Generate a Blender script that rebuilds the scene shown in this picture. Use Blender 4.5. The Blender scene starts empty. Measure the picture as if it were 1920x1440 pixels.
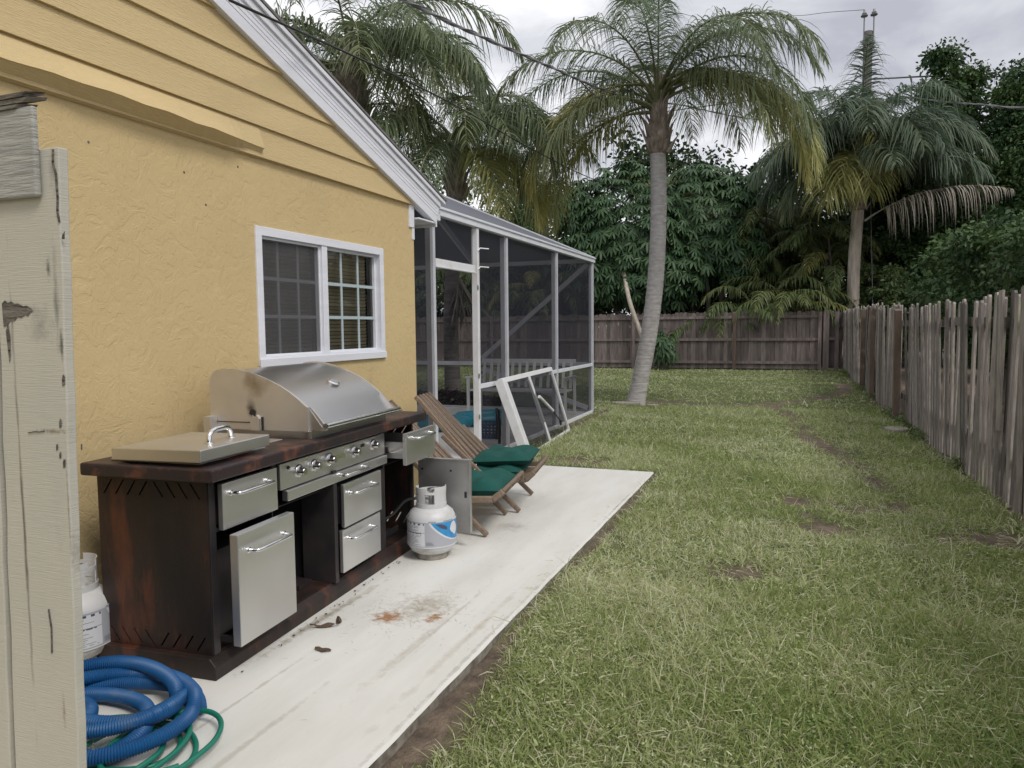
import bpy, math, random
import numpy as np
from mathutils import Vector, Matrix
rng = np.random.default_rng(7); random.seed(7)
sc = bpy.context.scene
col = sc.collection
R = math.radians
A = np.array

# ------------------------------------------------------------------ mesh builder
class MB:
    def __init__(s): s.V=[]; s.F=[]; s.T=[]; s.n=0
    def add(s, V, F, t=1.0):
        V=np.asarray(V,float).reshape(-1,3)
        for f in (F if isinstance(F,list) else [F]):
            f=np.asarray(f,int)
            if f.ndim==1: f=f[None]
            s.F.append(f+s.n)
        s.V.append(V); t=np.asarray(t,float)
        s.T.append(np.full(len(V),t) if t.ndim==0 else t); s.n+=len(V); return s
    def hexa(s, P, t=1.0):      # 8 points: bottom 4, top 4
        return s.add(P,[[0,3,2,1],[4,5,6,7],[0,1,5,4],[1,2,6,5],[2,3,7,6],[3,0,4,7]],t)
    def box(s, a, b, t=1.0):
        x0,y0,z0=[min(p,q) for p,q in zip(a,b)]; x1,y1,z1=[max(p,q) for p,q in zip(a,b)]
        return s.hexa([(x0,y0,z0),(x1,y0,z0),(x1,y1,z0),(x0,y1,z0),(x0,y0,z1),(x1,y0,z1),(x1,y1,z1),(x0,y1,z1)],t)
    def bar(s, p, q, w, h, up=(0,0,1), t=1.0, w2=None, h2=None):
        p=A(p,float); q=A(q,float); d=q-p; d/=np.linalg.norm(d)
        sd=np.cross(d,A(up,float)); 
        if np.linalg.norm(sd)<1e-4: sd=np.cross(d,A((1.,0,0)))
        sd/=np.linalg.norm(sd); u=np.cross(sd,d)
        w2=w if w2 is None else w2; h2=h if h2 is None else h2
        P=[p-sd*w/2-u*h/2,p+sd*w/2-u*h/2,p+sd*w/2+u*h/2,p-sd*w/2+u*h/2,q-sd*w2/2-u*h2/2,q+sd*w2/2-u*h2/2,q+sd*w2/2+u*h2/2,q-sd*w2/2+u*h2/2]
        return s.hexa(P,t)
    def tube(s, pts, r, n=10, t=1.0, caps=True, closed=False):
        pts=np.asarray(pts,float); m=len(pts); r=np.broadcast_to(np.asarray(r,float),(m,))
        tg=np.gradient(pts,axis=0)
        if closed: tg=np.roll(pts,-1,0)-np.roll(pts,1,0)
        tg/=np.linalg.norm(tg,axis=1)[:,None]+1e-12
        ref=A((0,0,1.)) if abs(tg[0][2])<.9 else A((1.,0,0)); nrm=np.cross(tg[0],ref); nrm/=np.linalg.norm(nrm)
        V=[]; an=np.linspace(0,2*math.pi,n,endpoint=False)
        for i in range(m):
            nrm=nrm-tg[i]*(nrm@tg[i]); nrm/=np.linalg.norm(nrm); bn=np.cross(tg[i],nrm)
            V.append(pts[i]+r[i]*(np.outer(np.cos(an),nrm)+np.outer(np.sin(an),bn)))
        V=np.concatenate(V); i=np.arange(m if closed else m-1)[:,None]*n; j=np.arange(n)[None]
        N=m*n
        F=np.stack([i+j,i+(j+1)%n,(i+n+(j+1)%n)%N,(i+n+j)%N],-1).reshape(-1,4)
        Fs=[F]
        if caps and not closed: Fs+= [np.arange(n)[::-1],np.arange(n)+(m-1)*n]
        return s.add(V,Fs,t)
    def lathe(s, prof, c=(0,0,0), n=32, t=1.0, axis='z'):
        V=[];an=np.linspace(0,2*math.pi,n,endpoint=False)
        for r,z in prof:
            r=max(r,1e-4)
            if axis=='z': V.append(np.stack([c[0]+r*np.cos(an),c[1]+r*np.sin(an),np.full(n,c[2]+z)],1))
            elif axis=='x': V.append(np.stack([np.full(n,c[0]+z),c[1]+r*np.cos(an),c[2]+r*np.sin(an)],1))
            else: V.append(np.stack([c[0]-r*np.cos(an),np.full(n,c[1]+z),c[2]+r*np.sin(an)],1))
        m=len(prof); i=np.arange(m-1)[:,None]*n; j=np.arange(n)[None]
        F=np.stack([i+j,i+(j+1)%n,i+n+(j+1)%n,i+n+j],-1).reshape(-1,4)
        return s.add(np.concatenate(V),[F,np.arange(n)[::-1],np.arange(n)+(m-1)*n],t)
    def prism(s, poly, ax, a, b, t=1.0):   # poly in the two other axes (cyclic order), extruded on ax
        o=[(1,2),(0,2),(0,1)][ax]; n=len(poly); V=np.zeros((2*n,3))
        for k,v in enumerate((a,b)):
            V[k*n:(k+1)*n,ax]=v
            V[k*n:(k+1)*n,o[0]]=[p[0] for p in poly]; V[k*n:(k+1)*n,o[1]]=[p[1] for p in poly]
        i=np.arange(n); F=np.stack([i,(i+1)%n,(i+1)%n+n,i+n],-1)
        return s.add(V,[F,i[::-1],i+n],t)
    def strips(s, P0, D, L, W, droop, nseg=3, t=1.0, prof=None, side=None):
        P0=np.asarray(P0,float); N=len(P0); D=D/(np.linalg.norm(D,axis=1)[:,None]+1e-9)
        L=np.broadcast_to(L,(N,)); W=np.broadcast_to(W,(N,)); droop=np.broadcast_to(droop,(N,)); t=np.broadcast_to(t,(N,))
        if side is None:
            rv=rng.normal(size=(N,3)); side=np.cross(D,rv)
        side=side/(np.linalg.norm(side,axis=1)[:,None]+1e-9)
        if prof is None: prof=np.linspace(1,.08,nseg+1)
        V=np.zeros((N,nseg+1,2,3))
        for k in range(nseg+1):
            u=k/nseg; c=P0+D*(L*u*(1-.25*droop*u))[:,None]; c[:,2]-=L*droop*u*u*.75
            V[:,k,0]=c-side*(W*prof[k]/2)[:,None]; V[:,k,1]=c+side*(W*prof[k]/2)[:,None]
        base=(np.arange(N)*(nseg+1)*2)[:,None]; k=np.arange(nseg)[None]*2
        F=np.stack([base+k,base+k+1,base+k+3,base+k+2],-1).reshape(-1,4)
        return s.add(V.reshape(-1,3),F,np.repeat(t,(nseg+1)*2))
    def build(s, name, mat, off=(0,0,0), smooth=None):
        V=np.concatenate(s.V)-A(off,float); me=bpy.data.meshes.new(name)
        me.vertices.add(len(V)); me.vertices.foreach_set('co',V.ravel())
        nl=sum(f.size for f in s.F); npf=sum(len(f) for f in s.F)
        me.loops.add(nl); me.polygons.add(npf)
        vi=np.concatenate([f.ravel() for f in s.F]); ln=np.concatenate([np.full(len(f),f.shape[1]) for f in s.F])
        st=np.concatenate([[0],np.cumsum(ln)[:-1]])
        me.loops.foreach_set('vertex_index',vi.astype(np.int32)); me.polygons.foreach_set('loop_start',st.astype(np.int32))
        me.update(calc_edges=True)
        a=me.attributes.new('tint','FLOAT','POINT'); a.data.foreach_set('value',np.concatenate(s.T).astype(np.float32))
        me.polygons.foreach_set('use_smooth',np.full(npf,smooth is not None))
        if smooth is not None:
            if smooth<180: me.set_sharp_from_angle(angle=R(smooth))
        me.materials.append(mat); return me

OFF={}
def props(o,label=None,cat=None,group=None,kind=None):
    for k,v in (('label',label),('category',cat),('group',group),('kind',kind)):
        if v: o[k]=v
    return o
def thing(name,label,cat,loc=(0,0,0),rz=0.0,group=None):
    o=bpy.data.objects.new(name,None); col.objects.link(o); o.empty_display_size=.1
    o.location=loc; o.rotation_euler=(0,0,rz); OFF[o.name]=tuple(loc) if rz==0 else None
    return props(o,label,cat,group)
def ob(name,mb,mat,parent=None,smooth=None,bevel=0,label=None,world=True,seg=2,base=(0,0,0)):
    """one mesh object; world=True: coordinates are world ones and are shifted to the thing's base"""
    off=base if parent is None else (OFF.get(parent.name) or (0,0,0)) if world else (0,0,0)
    me=mb.build(name,mat,off,smooth); o=bpy.data.objects.new(name,me); col.objects.link(o)
    if parent is not None: o.parent=parent; OFF[o.name]=OFF.get(parent.name)
    else: o.location=base
    if bevel:
        m=o.modifiers.new('bevel','BEVEL'); m.width=bevel; m.segments=seg; m.limit_method='ANGLE'; m.angle_limit=R(35)
    if label: o['label']=label
    return o

# ------------------------------------------------------------------ materials
def mat(name, c, rough=.6, metal=0.0, c2=None, nscale=3.0, nfac=1.0, stretch=(1,1,1), bump=0.0, bscale=60.0, bstretch=(1,1,1), tint=0.0, tcol=None, spec=.5, lo=.35, hi=.65, coords='Object', rvar=0.0, c3=None, n3=1.0, lo3=.6, hi3=.75, detail=6, trans=0.0, coat=0.0):
    m=bpy.data.materials.new(name); m.use_nodes=True; nt=m.node_tree; N=nt.nodes; Lk=nt.links.new
    b=N['Principled BSDF']; b.inputs['Roughness'].default_value=rough; b.inputs['Metallic'].default_value=metal
    b.inputs['Specular IOR Level'].default_value=spec; b.inputs['Coat Weight'].default_value=coat
    tc=N.new('ShaderNodeTexCoord')
    def noise(scale,st,det=6,rg=.6,dist=0):
        mp=N.new('ShaderNodeMapping'); mp.inputs['Scale'].default_value=st; Lk(tc.outputs[coords],mp.inputs[0])
        n=N.new('ShaderNodeTexNoise'); n.inputs['Scale'].default_value=scale; n.inputs['Detail'].default_value=det; n.inputs['Roughness'].default_value=rg; n.inputs['Distortion'].default_value=dist
        Lk(mp.outputs[0],n.inputs['Vector']); return n.outputs['Fac']
    def rng_(x,lo,hi,a=0.,b_=1.):
        r=N.new('ShaderNodeMapRange'); r.inputs[1].default_value=lo; r.inputs[2].default_value=hi; r.inputs[3].default_value=a; r.inputs[4].default_value=b_; Lk(x,r.inputs[0]); return r.outputs[0]
    def mixc(f,a,b_,mode='MIX'):
        x=N.new('ShaderNodeMix'); x.data_type='RGBA'; x.blend_type=mode
        for i,v in ((0,f),(6,a),(7,b_)):
            if isinstance(v,(float,int)): x.inputs[i].default_value=v
            elif isinstance(v,tuple): x.inputs[i].default_value=(*v[:3],1)
            else: Lk(v,x.inputs[i])
        return x.outputs[2]
    cur=tuple(c)
    if c2 is not None: cur=mixc(rng_(noise(nscale,stretch,detail),lo,hi,0,nfac),cur,tuple(c2))
    if c3 is not None: cur=mixc(rng_(noise(n3,stretch,detail,.65),lo3,hi3),cur,tuple(c3))
    if tint or tcol is not None:
        at=N.new('ShaderNodeAttribute'); at.attribute_name='tint'
        if tcol is not None: cur=mixc(at.outputs['Fac'],tuple(tcol),cur)
        else:
            t=rng_(at.outputs['Fac'],0,1,1-tint,1+tint*.3)
            x=N.new('ShaderNodeVectorMath'); x.operation='SCALE'
            if isinstance(cur,tuple):
                rgb=N.new('ShaderNodeRGB'); rgb.outputs[0].default_value=(*cur,1); cur=rgb.outputs[0]
            Lk(cur,x.inputs[0]); Lk(t,x.inputs['Scale']); cur=x.outputs[0]
    if isinstance(cur,tuple): b.inputs['Base Color'].default_value=(*cur[:3],1)
    else: Lk(cur,b.inputs['Base Color'])
    if rvar: Lk(rng_(noise(nscale*2,stretch),.3,.7,rough-rvar,rough+rvar),b.inputs['Roughness'])
    if bump:
        bp=N.new('ShaderNodeBump'); bp.inputs['Strength'].default_value=1; bp.inputs['Distance'].default_value=bump
        Lk(noise(bscale,bstretch,5),bp.inputs['Height']); Lk(bp.outputs[0],b.inputs['Normal'])
    if trans:
        tr=N.new('ShaderNodeBsdfTranslucent'); mx=N.new('ShaderNodeMixShader'); mx.inputs[0].default_value=trans
        if isinstance(cur,tuple): tr.inputs[0].default_value=(*cur[:3],1)
        else: Lk(cur,tr.inputs[0])
        Lk(b.outputs[0],mx.inputs[1]); Lk(tr.outputs[0],mx.inputs[2]); Lk(mx.outputs[0],N['Material Output'].inputs[0])
    m['_']=0; del m['_']
    return m
def nodes(m): return m.node_tree.nodes, m.node_tree.links.new

M={}
# stucco with skip-trowel relief
m=mat('yellow_stucco',(.61,.465,.237),.9,c2=(.54,.41,.212),nscale=.9,lo=.3,hi=.7,c3=(.63,.485,.27),n3=7)
N,Lk=nodes(m); b=N['Principled BSDF']; tc=N.new('ShaderNodeTexCoord')
n1=N.new('ShaderNodeTexNoise'); n1.inputs['Scale'].default_value=7.5; n1.inputs['Detail'].default_value=4; n1.inputs['Distortion'].default_value=1.6; Lk(tc.outputs['Object'],n1.inputs[0])
r1=N.new('ShaderNodeValToRGB'); r1.color_ramp.elements[0].position=.42; r1.color_ramp.elements[1].position=.56
e=r1.color_ramp.elements.new(.49); e.color=(.85,.85,.85,1); e=r1.color_ramp.elements.new(.505); e.color=(.35,.35,.35,1); r1.color_ramp.elements[-1].color=(.7,.7,.7,1)
Lk(n1.outputs['Fac'],r1.inputs[0])
n2=N.new('ShaderNodeTexNoise'); n2.inputs['Scale'].default_value=26; n2.inputs['Detail'].default_value=8; n2.inputs['Roughness'].default_value=.68; n2.inputs['Distortion'].default_value=.8; Lk(tc.outputs['Object'],n2.inputs[0])
ma=N.new('ShaderNodeMath'); ma.operation='MULTIPLY_ADD'; ma.inputs[1].default_value=.45; Lk(r1.outputs[0],ma.inputs[0]); Lk(n2.outputs['Fac'],ma.inputs[2])
bp=N.new('ShaderNodeBump'); bp.inputs['Distance'].default_value=.0075; bp.inputs['Strength'].default_value=.5; Lk(ma.outputs[0],bp.inputs['Height']); Lk(bp.outputs[0],b.inputs['Normal'])
M['stucco']=m
M['siding']=mat('painted_siding',(.62,.475,.243),.6,c2=(.56,.425,.217),nscale=2,stretch=(1,.3,2),bump=.004,bscale=14,bstretch=(1,1.2,14))
M['white_trim']=mat('white_painted_trim',(.76,.77,.82),.5,c2=(.69,.70,.75),nscale=4,stretch=(1,.3,4),bump=.0006,bscale=50)
M['white_alu']=mat('white_aluminium',(.76,.78,.83),.4,c2=(.68,.70,.75),nscale=5)
M['grey_alu']=mat('weathered_white_aluminium',(.56,.57,.62),.5,c2=(.47,.48,.52),nscale=4)
M['white_door']=mat('white_enamel',(.74,.74,.76),.4,c2=(.62,.61,.58),nscale=6,lo=.5,hi=.75)
M['roof']=mat('asphalt_shingle',(.14,.13,.12),.9,c2=(.2,.19,.18),nscale=40,bump=.004,bscale=80)
M['grille_out']=mat('window_grille',(.42,.50,.52),.4)
M['grille_in']=mat('window_grille_behind_screen',(.30,.31,.33),.5)
M['blind']=mat('tan_blind',(.62,.49,.35),.6,tint=.4)
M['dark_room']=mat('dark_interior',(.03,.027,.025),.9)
M['stainless']=mat('brushed_stainless',(.74,.73,.72),.42,1.0,c2=(.65,.64,.63),nscale=2.5,detail=1,rvar=.05)
M['stainless_h']=mat('stainless_hood',(.64,.63,.63),.32,1.0,c2=(.55,.54,.53),nscale=3,detail=1,stretch=(1,.4,1),rvar=.04)
M['chrome']=mat('polished_handle',(.78,.78,.79),.14,1.0)
M['knob']=mat('knob_metal',(.58,.57,.56),.28,1.0)
M['galv']=mat('galvanised_inner_door',(.62,.61,.60),.48,1.0,c2=(.50,.49,.48),nscale=6,rvar=.08)
M['rusty']=mat('rusted_dark_steel',(.014,.012,.012),.5,.2,c2=(.046,.026,.020),nscale=2.6,stretch=(1.6,1.6,.45),c3=(.17,.052,.024),n3=3.4,lo3=.53,hi3=.74,bump=.0012,bscale=90)
M['rusty_top']=mat('rusted_counter',(.026,.022,.026),.45,.2,c2=(.045,.028,.028),nscale=4,c3=(.17,.065,.042),n3=6,lo3=.51,hi3=.64,bump=.0015,bscale=60)
M['cab_dark']=mat('dark_cabinet_frame',(.025,.024,.028),.5,.3,c2=(.05,.04,.04),nscale=5)
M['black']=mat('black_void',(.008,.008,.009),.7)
M['tank']=mat('tank_enamel',(.60,.60,.60),.42,c2=(.5,.49,.46),nscale=9,lo=.5,hi=.7,bump=.0003,bscale=200)
M['tank_foot']=mat('rusty_foot_ring',(.2,.16,.12),.8,c2=(.34,.32,.29),nscale=18)
M['label_grey']=mat('tank_label_grey',(.40,.41,.45),.35)
M['label_white']=mat('tank_label_white',(.66,.67,.7),.35)
M['label_blue']=mat('tank_label_blue',(.03,.22,.52),.35,c2=(.06,.38,.68),nscale=9)
M['ink']=mat('printed_ink',(.07,.08,.13),.5)
M['ink2']=mat('printed_grey_ink',(.26,.27,.31),.5)
M['rubber']=mat('black_rubber',(.02,.02,.02),.5)
M['wood_chair']=mat('weathered_cedar',(.27,.20,.145),.7,c2=(.18,.13,.095),nscale=9,stretch=(6,6,6),tint=.45,bump=.001,bscale=60,coords='Object')
M['cushion']=mat('green_canvas',(.004,.082,.066),.9,c2=(.003,.062,.052),nscale=6,bump=.004,bscale=14)
M['blue_hose']=mat('blue_vacuum_hose',(.007,.072,.215),.5,c2=(.010,.095,.26),nscale=7,c3=(.035,.085,.20),n3=12)
M['green_hose']=mat('green_garden_hose',(.008,.17,.115),.4)
M['cream']=mat('cream_painted_board',(.54,.51,.43),.75,c2=(.46,.45,.39),nscale=3,stretch=(1,1,.6),bump=.0009,bscale=14,bstretch=(1.6,2,34),c3=(.27,.28,.25),n3=3.2,lo3=.56,hi3=.78)
M['cream_rough']=mat('weathered_grey_board',(.44,.43,.39),.85,c2=(.30,.30,.28),nscale=7,stretch=(1,1,10),bump=.007,bscale=9,bstretch=(1.2,2,14))
M['rot']=mat('rotten_wood',(.05,.042,.035),.95,c2=(.2,.18,.15),nscale=14,stretch=(1,1,6),bump=.012,bscale=20,bstretch=(1,1,5))
M['fence']=mat('weathered_fence_wood',(.35,.31,.28),.9,c2=(.20,.17,.155),c3=(.40,.38,.25),n3=4,lo3=.56,hi3=.72,nscale=5,stretch=(6,6,.9),tint=.6,bump=.004,bscale=12,bstretch=(8,8,1))
M['fence_back']=mat('brown_grey_fence_wood',(.23,.19,.18),.9,c2=(.14,.11,.102),nscale=3,stretch=(5,5,.7),tint=.5,bump=.004,bscale=12,bstretch=(8,8,1))
M['post_brown']=mat('treated_fence_post',(.19,.135,.105),.85,c2=(.13,.095,.075),nscale=4,stretch=(5,5,.6),bump=.003,bscale=20,bstretch=(6,6,1))
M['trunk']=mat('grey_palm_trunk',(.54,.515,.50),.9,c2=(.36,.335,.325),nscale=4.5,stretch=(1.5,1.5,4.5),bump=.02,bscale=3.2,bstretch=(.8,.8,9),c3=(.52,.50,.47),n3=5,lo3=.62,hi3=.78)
M['trunk_dark']=mat('grey_brown_palm_trunk',(.27,.245,.235),.9,c2=(.16,.145,.135),nscale=2.5,stretch=(1,1,7),bump=.02,bscale=3.2,bstretch=(.8,.8,9))  # darker grey-brown bark of the two palms behind house and enclosure
M['trunk_brown']=mat('brown_palm_boot',(.40,.34,.29),.95,c2=(.17,.13,.105),nscale=7,stretch=(2,2,.7),bump=.02,bscale=10,bstretch=(2,2,.5))
M['trunk_pale']=mat('pale_palm_trunk',(.56,.50,.43),.9,c2=(.36,.30,.25),nscale=4,stretch=(3,3,.5),bump=.02,bscale=8,bstretch=(2,2,.5))
M['bark']=mat('tree_bark',(.14,.12,.10),.9,c2=(.08,.07,.06),nscale=6,bump=.02,bscale=12)
def leafmat(n,c,c_old,r=.5,tr=.25,spec=.4): return mat(n,c,r,tcol=c_old,trans=tr,spec=spec)
M['frond']=leafmat('palm_leaflets',(.125,.175,.105),(.36,.36,.14),.5,.35)
M['frond_far']=leafmat('grey_green_leaflets',(.10,.145,.10),(.26,.29,.14),.5,.3)
M['frond_yel']=leafmat('yellowing_leaflets',(.30,.33,.13),(.56,.47,.16),.5,.35)
M['frond_dead']=mat('dead_brown_leaflets',(.29,.26,.22),.9,tint=.4)
M['rachis']=mat('palm_leaf_stem',(.16,.165,.075),.6)
M['leaf_dark']=leafmat('dark_glossy_leaves',(.026,.060,.026),(.10,.16,.05),.55,.15,.25)
M['leaf_mid']=leafmat('mid_green_leaves',(.05,.095,.04),(.16,.21,.07),.45,.15)
M['leaf_umb']=leafmat('umbrella_tree_leaves',(.035,.082,.040),(.105,.165,.06),.5,.15,.3)
M['leaf_areca']=leafmat('areca_leaflets',(.075,.125,.045),(.24,.23,.07),.45,.2)
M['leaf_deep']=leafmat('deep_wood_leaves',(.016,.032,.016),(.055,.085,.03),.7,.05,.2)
M['wire']=mat('black_wire',(.012,.012,.012),.6)
M['wire_grey']=mat('grey_service_cable',(.16,.16,.165),.6)
M['pole']=mat('grey_pole_wood',(.20,.19,.175),.9,c2=(.13,.12,.11),nscale=4,stretch=(5,5,.5))
M['ceramic']=mat('grey_porcelain',(.22,.22,.24),.3)
M['teal']=mat('teal_plastic',(.02,.20,.28),.45,c2=(.03,.26,.36),nscale=8)
M['blue_pl']=mat('navy_plastic',(.012,.05,.13),.45)
M['dead_leaf']=mat('dead_leaf',(.08,.05,.03),.8,tint=.5)
M['straw']=mat('dry_grass_bits',(.22,.16,.09),.9,tint=.6)
M['stone']=mat('pale_stone',(.40,.37,.32),.9,c2=(.25,.22,.18),nscale=12,bump=.01,bscale=20)
M['mulch']=mat('brown_mulch',(.07,.045,.032),.95,c2=(.13,.09,.06),nscale=20,bump=.04,bscale=25)

# white slab
m=mat('white_painted_concrete',(.70,.69,.65),.75,c2=(.62,.61,.56),nscale=2.2,stretch=(2.2,.5,1),lo=.42,hi=.68,c3=(.50,.48,.43),n3=5,lo3=.66,hi3=.9,bump=.0012,bscale=60,coords='Object')
N,Lk=nodes(m); b=N['Principled BSDF']
src=b.inputs['Base Color'].links[0].from_socket
tc=N.new('ShaderNodeTexCoord')
def blob(cx,cy,rx,ry,scale,lo,hi,colr,prev,dist=.0):
    mp=N.new('ShaderNodeMapping'); mp.vector_type='TEXTURE'; mp.inputs['Location'].default_value=(cx,cy,0); mp.inputs['Scale'].default_value=(rx,ry,100); Lk(tc.outputs['Object'],mp.inputs[0])
    ln=N.new('ShaderNodeVectorMath'); ln.operation='LENGTH'; Lk(mp.outputs[0],ln.inputs[0])
    nz=N.new('ShaderNodeTexNoise'); nz.inputs['Scale'].default_value=scale; nz.inputs['Detail'].default_value=8; nz.inputs['Roughness'].default_value=.7; Lk(tc.outputs['Object'],nz.inputs[0])
    a=N.new('ShaderNodeMath'); a.operation='MULTIPLY_ADD'; a.inputs[1].default_value=-.55; Lk(ln.outputs['Value'],a.inputs[0]); Lk(nz.outputs['Fac'],a.inputs[2])
    r=N.new('ShaderNodeMapRange'); r.inputs[1].default_value=lo; r.inputs[2].default_value=hi; Lk(a.outputs[0],r.inputs[0])
    x=N.new('ShaderNodeMix'); x.data_type='RGBA'; Lk(r.outputs[0],x.inputs[0]); Lk(prev,x.inputs[6]); x.inputs[7].default_value=(*colr,1); return x.outputs[2]
src=blob(-1.90,3.20,.17,.16,28,.17,.42,(.33,.17,.075),src)
src=blob(-1.68,3.27,.09,.13,30,.2,.42,(.33,.17,.075),src)
src=blob(-1.80,3.4,.35,.4,22,.22,.5,(.42,.38,.31),src)
src=blob(-1.92,5.0,.22,.22,14,.15,.6,(.42,.40,.36),src)
src=blob(-1.62,2.9,.06,1.4,9,.25,.6,(.50,.46,.39),src)
src=blob(-1.42,3.1,.05,1.8,7,.22,.55,(.52,.48,.41),src)
src=blob(-1.78,1.9,.03,1.0,9,.15,.4,(.52,.50,.45),src)
src=blob(-2.02,2.2,.02,1.2,12,.2,.4,(.54,.52,.47),src)
src=blob(-1.60,3.2,.022,1.1,12,.18,.4,(.54,.52,.47),src)
src=blob(-1.335,3.0,.03,3.2,16,.25,.5,(.50,.48,.44),src)
src=blob(-2.15,4.3,.20,.2,12,.15,.5,(.40,.38,.34),src)
src=blob(-2.2,3.1,.06,1.1,20,.2,.5,(.33,.29,.23),src)
src=blob(-1.335,5.9,.022,1.3,22,.25,.5,(.40,.37,.32),src)
Lk(src,b.inputs['Base Color']); M['slab']=m
M['slab_side']=mat('dirty_slab_side',(.30,.28,.24),.9,c2=(.12,.10,.08),nscale=14,bump=.004,bscale=40)
M['pool_deck']=mat('pale_pool_deck',(.72,.71,.69),.75,c2=(.62,.61,.58),nscale=1.5)

# lawn: soil amount comes in as 'tint'
m=mat('lawn_soil',(.075,.10,.03),.95,c2=(.12,.135,.05),nscale=2.0,c3=(.04,.055,.02),n3=9,lo3=.5,hi3=.7,bump=.03,bscale=30)
N,Lk=nodes(m); b=N['Principled BSDF']; src=b.inputs['Base Color'].links[0].from_socket
at=N.new('ShaderNodeAttribute'); at.attribute_name='tint'; nz=N.new('ShaderNodeTexNoise'); nz.inputs['Scale'].default_value=7; nz.inputs['Detail'].default_value=9; nz.inputs['Roughness'].default_value=.7
tc=N.new('ShaderNodeTexCoord'); Lk(tc.outputs['Object'],nz.inputs[0])
rp=N.new('ShaderNodeValToRGB'); rp.color_ramp.elements[0].position=.3; rp.color_ramp.elements[0].color=(.045,.03,.022,1); rp.color_ramp.elements[1].position=.68; rp.color_ramp.elements[1].color=(.23,.175,.125,1); Lk(nz.outputs['Fac'],rp.inputs[0])
x=N.new('ShaderNodeMix'); x.data_type='RGBA'; Lk(at.outputs['Fac'],x.inputs[0]); Lk(src,x.inputs[6]); Lk(rp.outputs[0],x.inputs[7]); Lk(x.outputs[2],b.inputs['Base Color']); M['lawn']=m
# grass blade: three-way by tint
m=mat('grass_blades',(.1,.1,.1),.5,trans=.35)
N,Lk=nodes(m); b=N['Principled BSDF']; at=N.new('ShaderNodeAttribute'); at.attribute_name='tint'
rp=N.new('ShaderNodeValToRGB'); cr=rp.color_ramp; cr.elements[0].position=0; cr.elements[0].color=(.20,.285,.08,1); cr.elements[1].position=1; cr.elements[1].color=(.60,.50,.34,1)
for p,c in ((.3,(.325,.385,.13,1)),(.55,(.49,.53,.245,1)),(.8,(.74,.77,.54,1))): e=cr.elements.new(p); e.color=c
Lk(at.outputs['Fac'],rp.inputs[0]); Lk(rp.outputs[0],b.inputs['Base Color'])
for n in N:
    if n.type=='BSDF_TRANSLUCENT': Lk(rp.outputs[0],n.inputs[0])
M['grass']=m
def meshmat(name,c,alpha):
    m=mat(name,c,.8,spec=.2); N,Lk=nodes(m); t=N.new('ShaderNodeBsdfTransparent'); mx=N.new('ShaderNodeMixShader'); mx.inputs[0].default_value=alpha
    Lk(t.outputs[0],mx.inputs[1]); Lk(N['Principled BSDF'].outputs[0],mx.inputs[2]); Lk(mx.outputs[0],N['Material Output'].inputs[0]); return m
M['screen']=meshmat('charcoal_insect_screen',(.026,.027,.038),.52)
M['screen_roof']=meshmat('grey_roof_screen',(.15,.155,.18),.93)
M['win_screen']=meshmat('window_insect_screen',(.10,.10,.105),.55)
m=bpy.data.materials.new('window_glass'); m.use_nodes=True; N,Lk=nodes(m); N.remove(N['Principled BSDF'])
t=N.new('ShaderNodeBsdfTransparent'); t.inputs[0].default_value=(.75,.8,.78,1); g=N.new('ShaderNodeBsdfGlossy'); g.inputs['Roughness'].default_value=.02; fr=N.new('ShaderNodeFresnel'); fr.inputs[0].default_value=1.35
mx=N.new('ShaderNodeMixShader'); Lk(fr.outputs[0],mx.inputs[0]); Lk(t.outputs[0],mx.inputs[1]); Lk(g.outputs[0],mx.inputs[2]); Lk(mx.outputs[0],N['Material Output'].inputs[0]); M['glass']=m

GZ=-.028
# ------------------------------------------------------------------ lawn
_k=rng.normal(size=(24,2)); _ph=rng.uniform(0,6.28,24)
def wob(x,y,s,i0=0,n=6):
    r=0
    for i in range(i0,i0+n): r=r+np.sin((_k[i%24,0]*x+_k[i%24,1]*y)*s+_ph[i%24])
    return r/n
def segd(x,y,pts):
    d=np.full(np.shape(x),1e9)
    for (ax,ay),(bx,by) in zip(pts[:-1],pts[1:]):
        t=np.clip(((x-ax)*(bx-ax)+(y-ay)*(by-ay))/((bx-ax)**2+(by-ay)**2),0,1); d=np.minimum(d,np.hypot(x-ax-t*(bx-ax),y-ay-t*(by-ay)))
    return d
TR1=[(1.1,20.2),(.95,17.6),(.4,16.0),(-.56,14.6),(-1.8,14.4),(-3.0,14.9)]
TR2=[(-.45,14.3),(-.1,13.0),(.13,10.8),(.45,9.2),(.7,8.0),(.8,6.9)]
HOLES=[(.22,5.8,.17),(-.26,4.6,.15),(.05,6.6,.17),(.82,6.75,.24),(-.2,6.4,.1),(.5,6.5,.16),(.12,6.15,.12),(-2.2,8.0,.3),(-1.35,3.0,.08),(1.35,6.0,.3),(.1,4.55,.05)]
def fenceX(y): return np.interp(y,[-2,6.6,8.8,12.4,27],[1.72,1.64,1.60,1.51,1.38])
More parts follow.
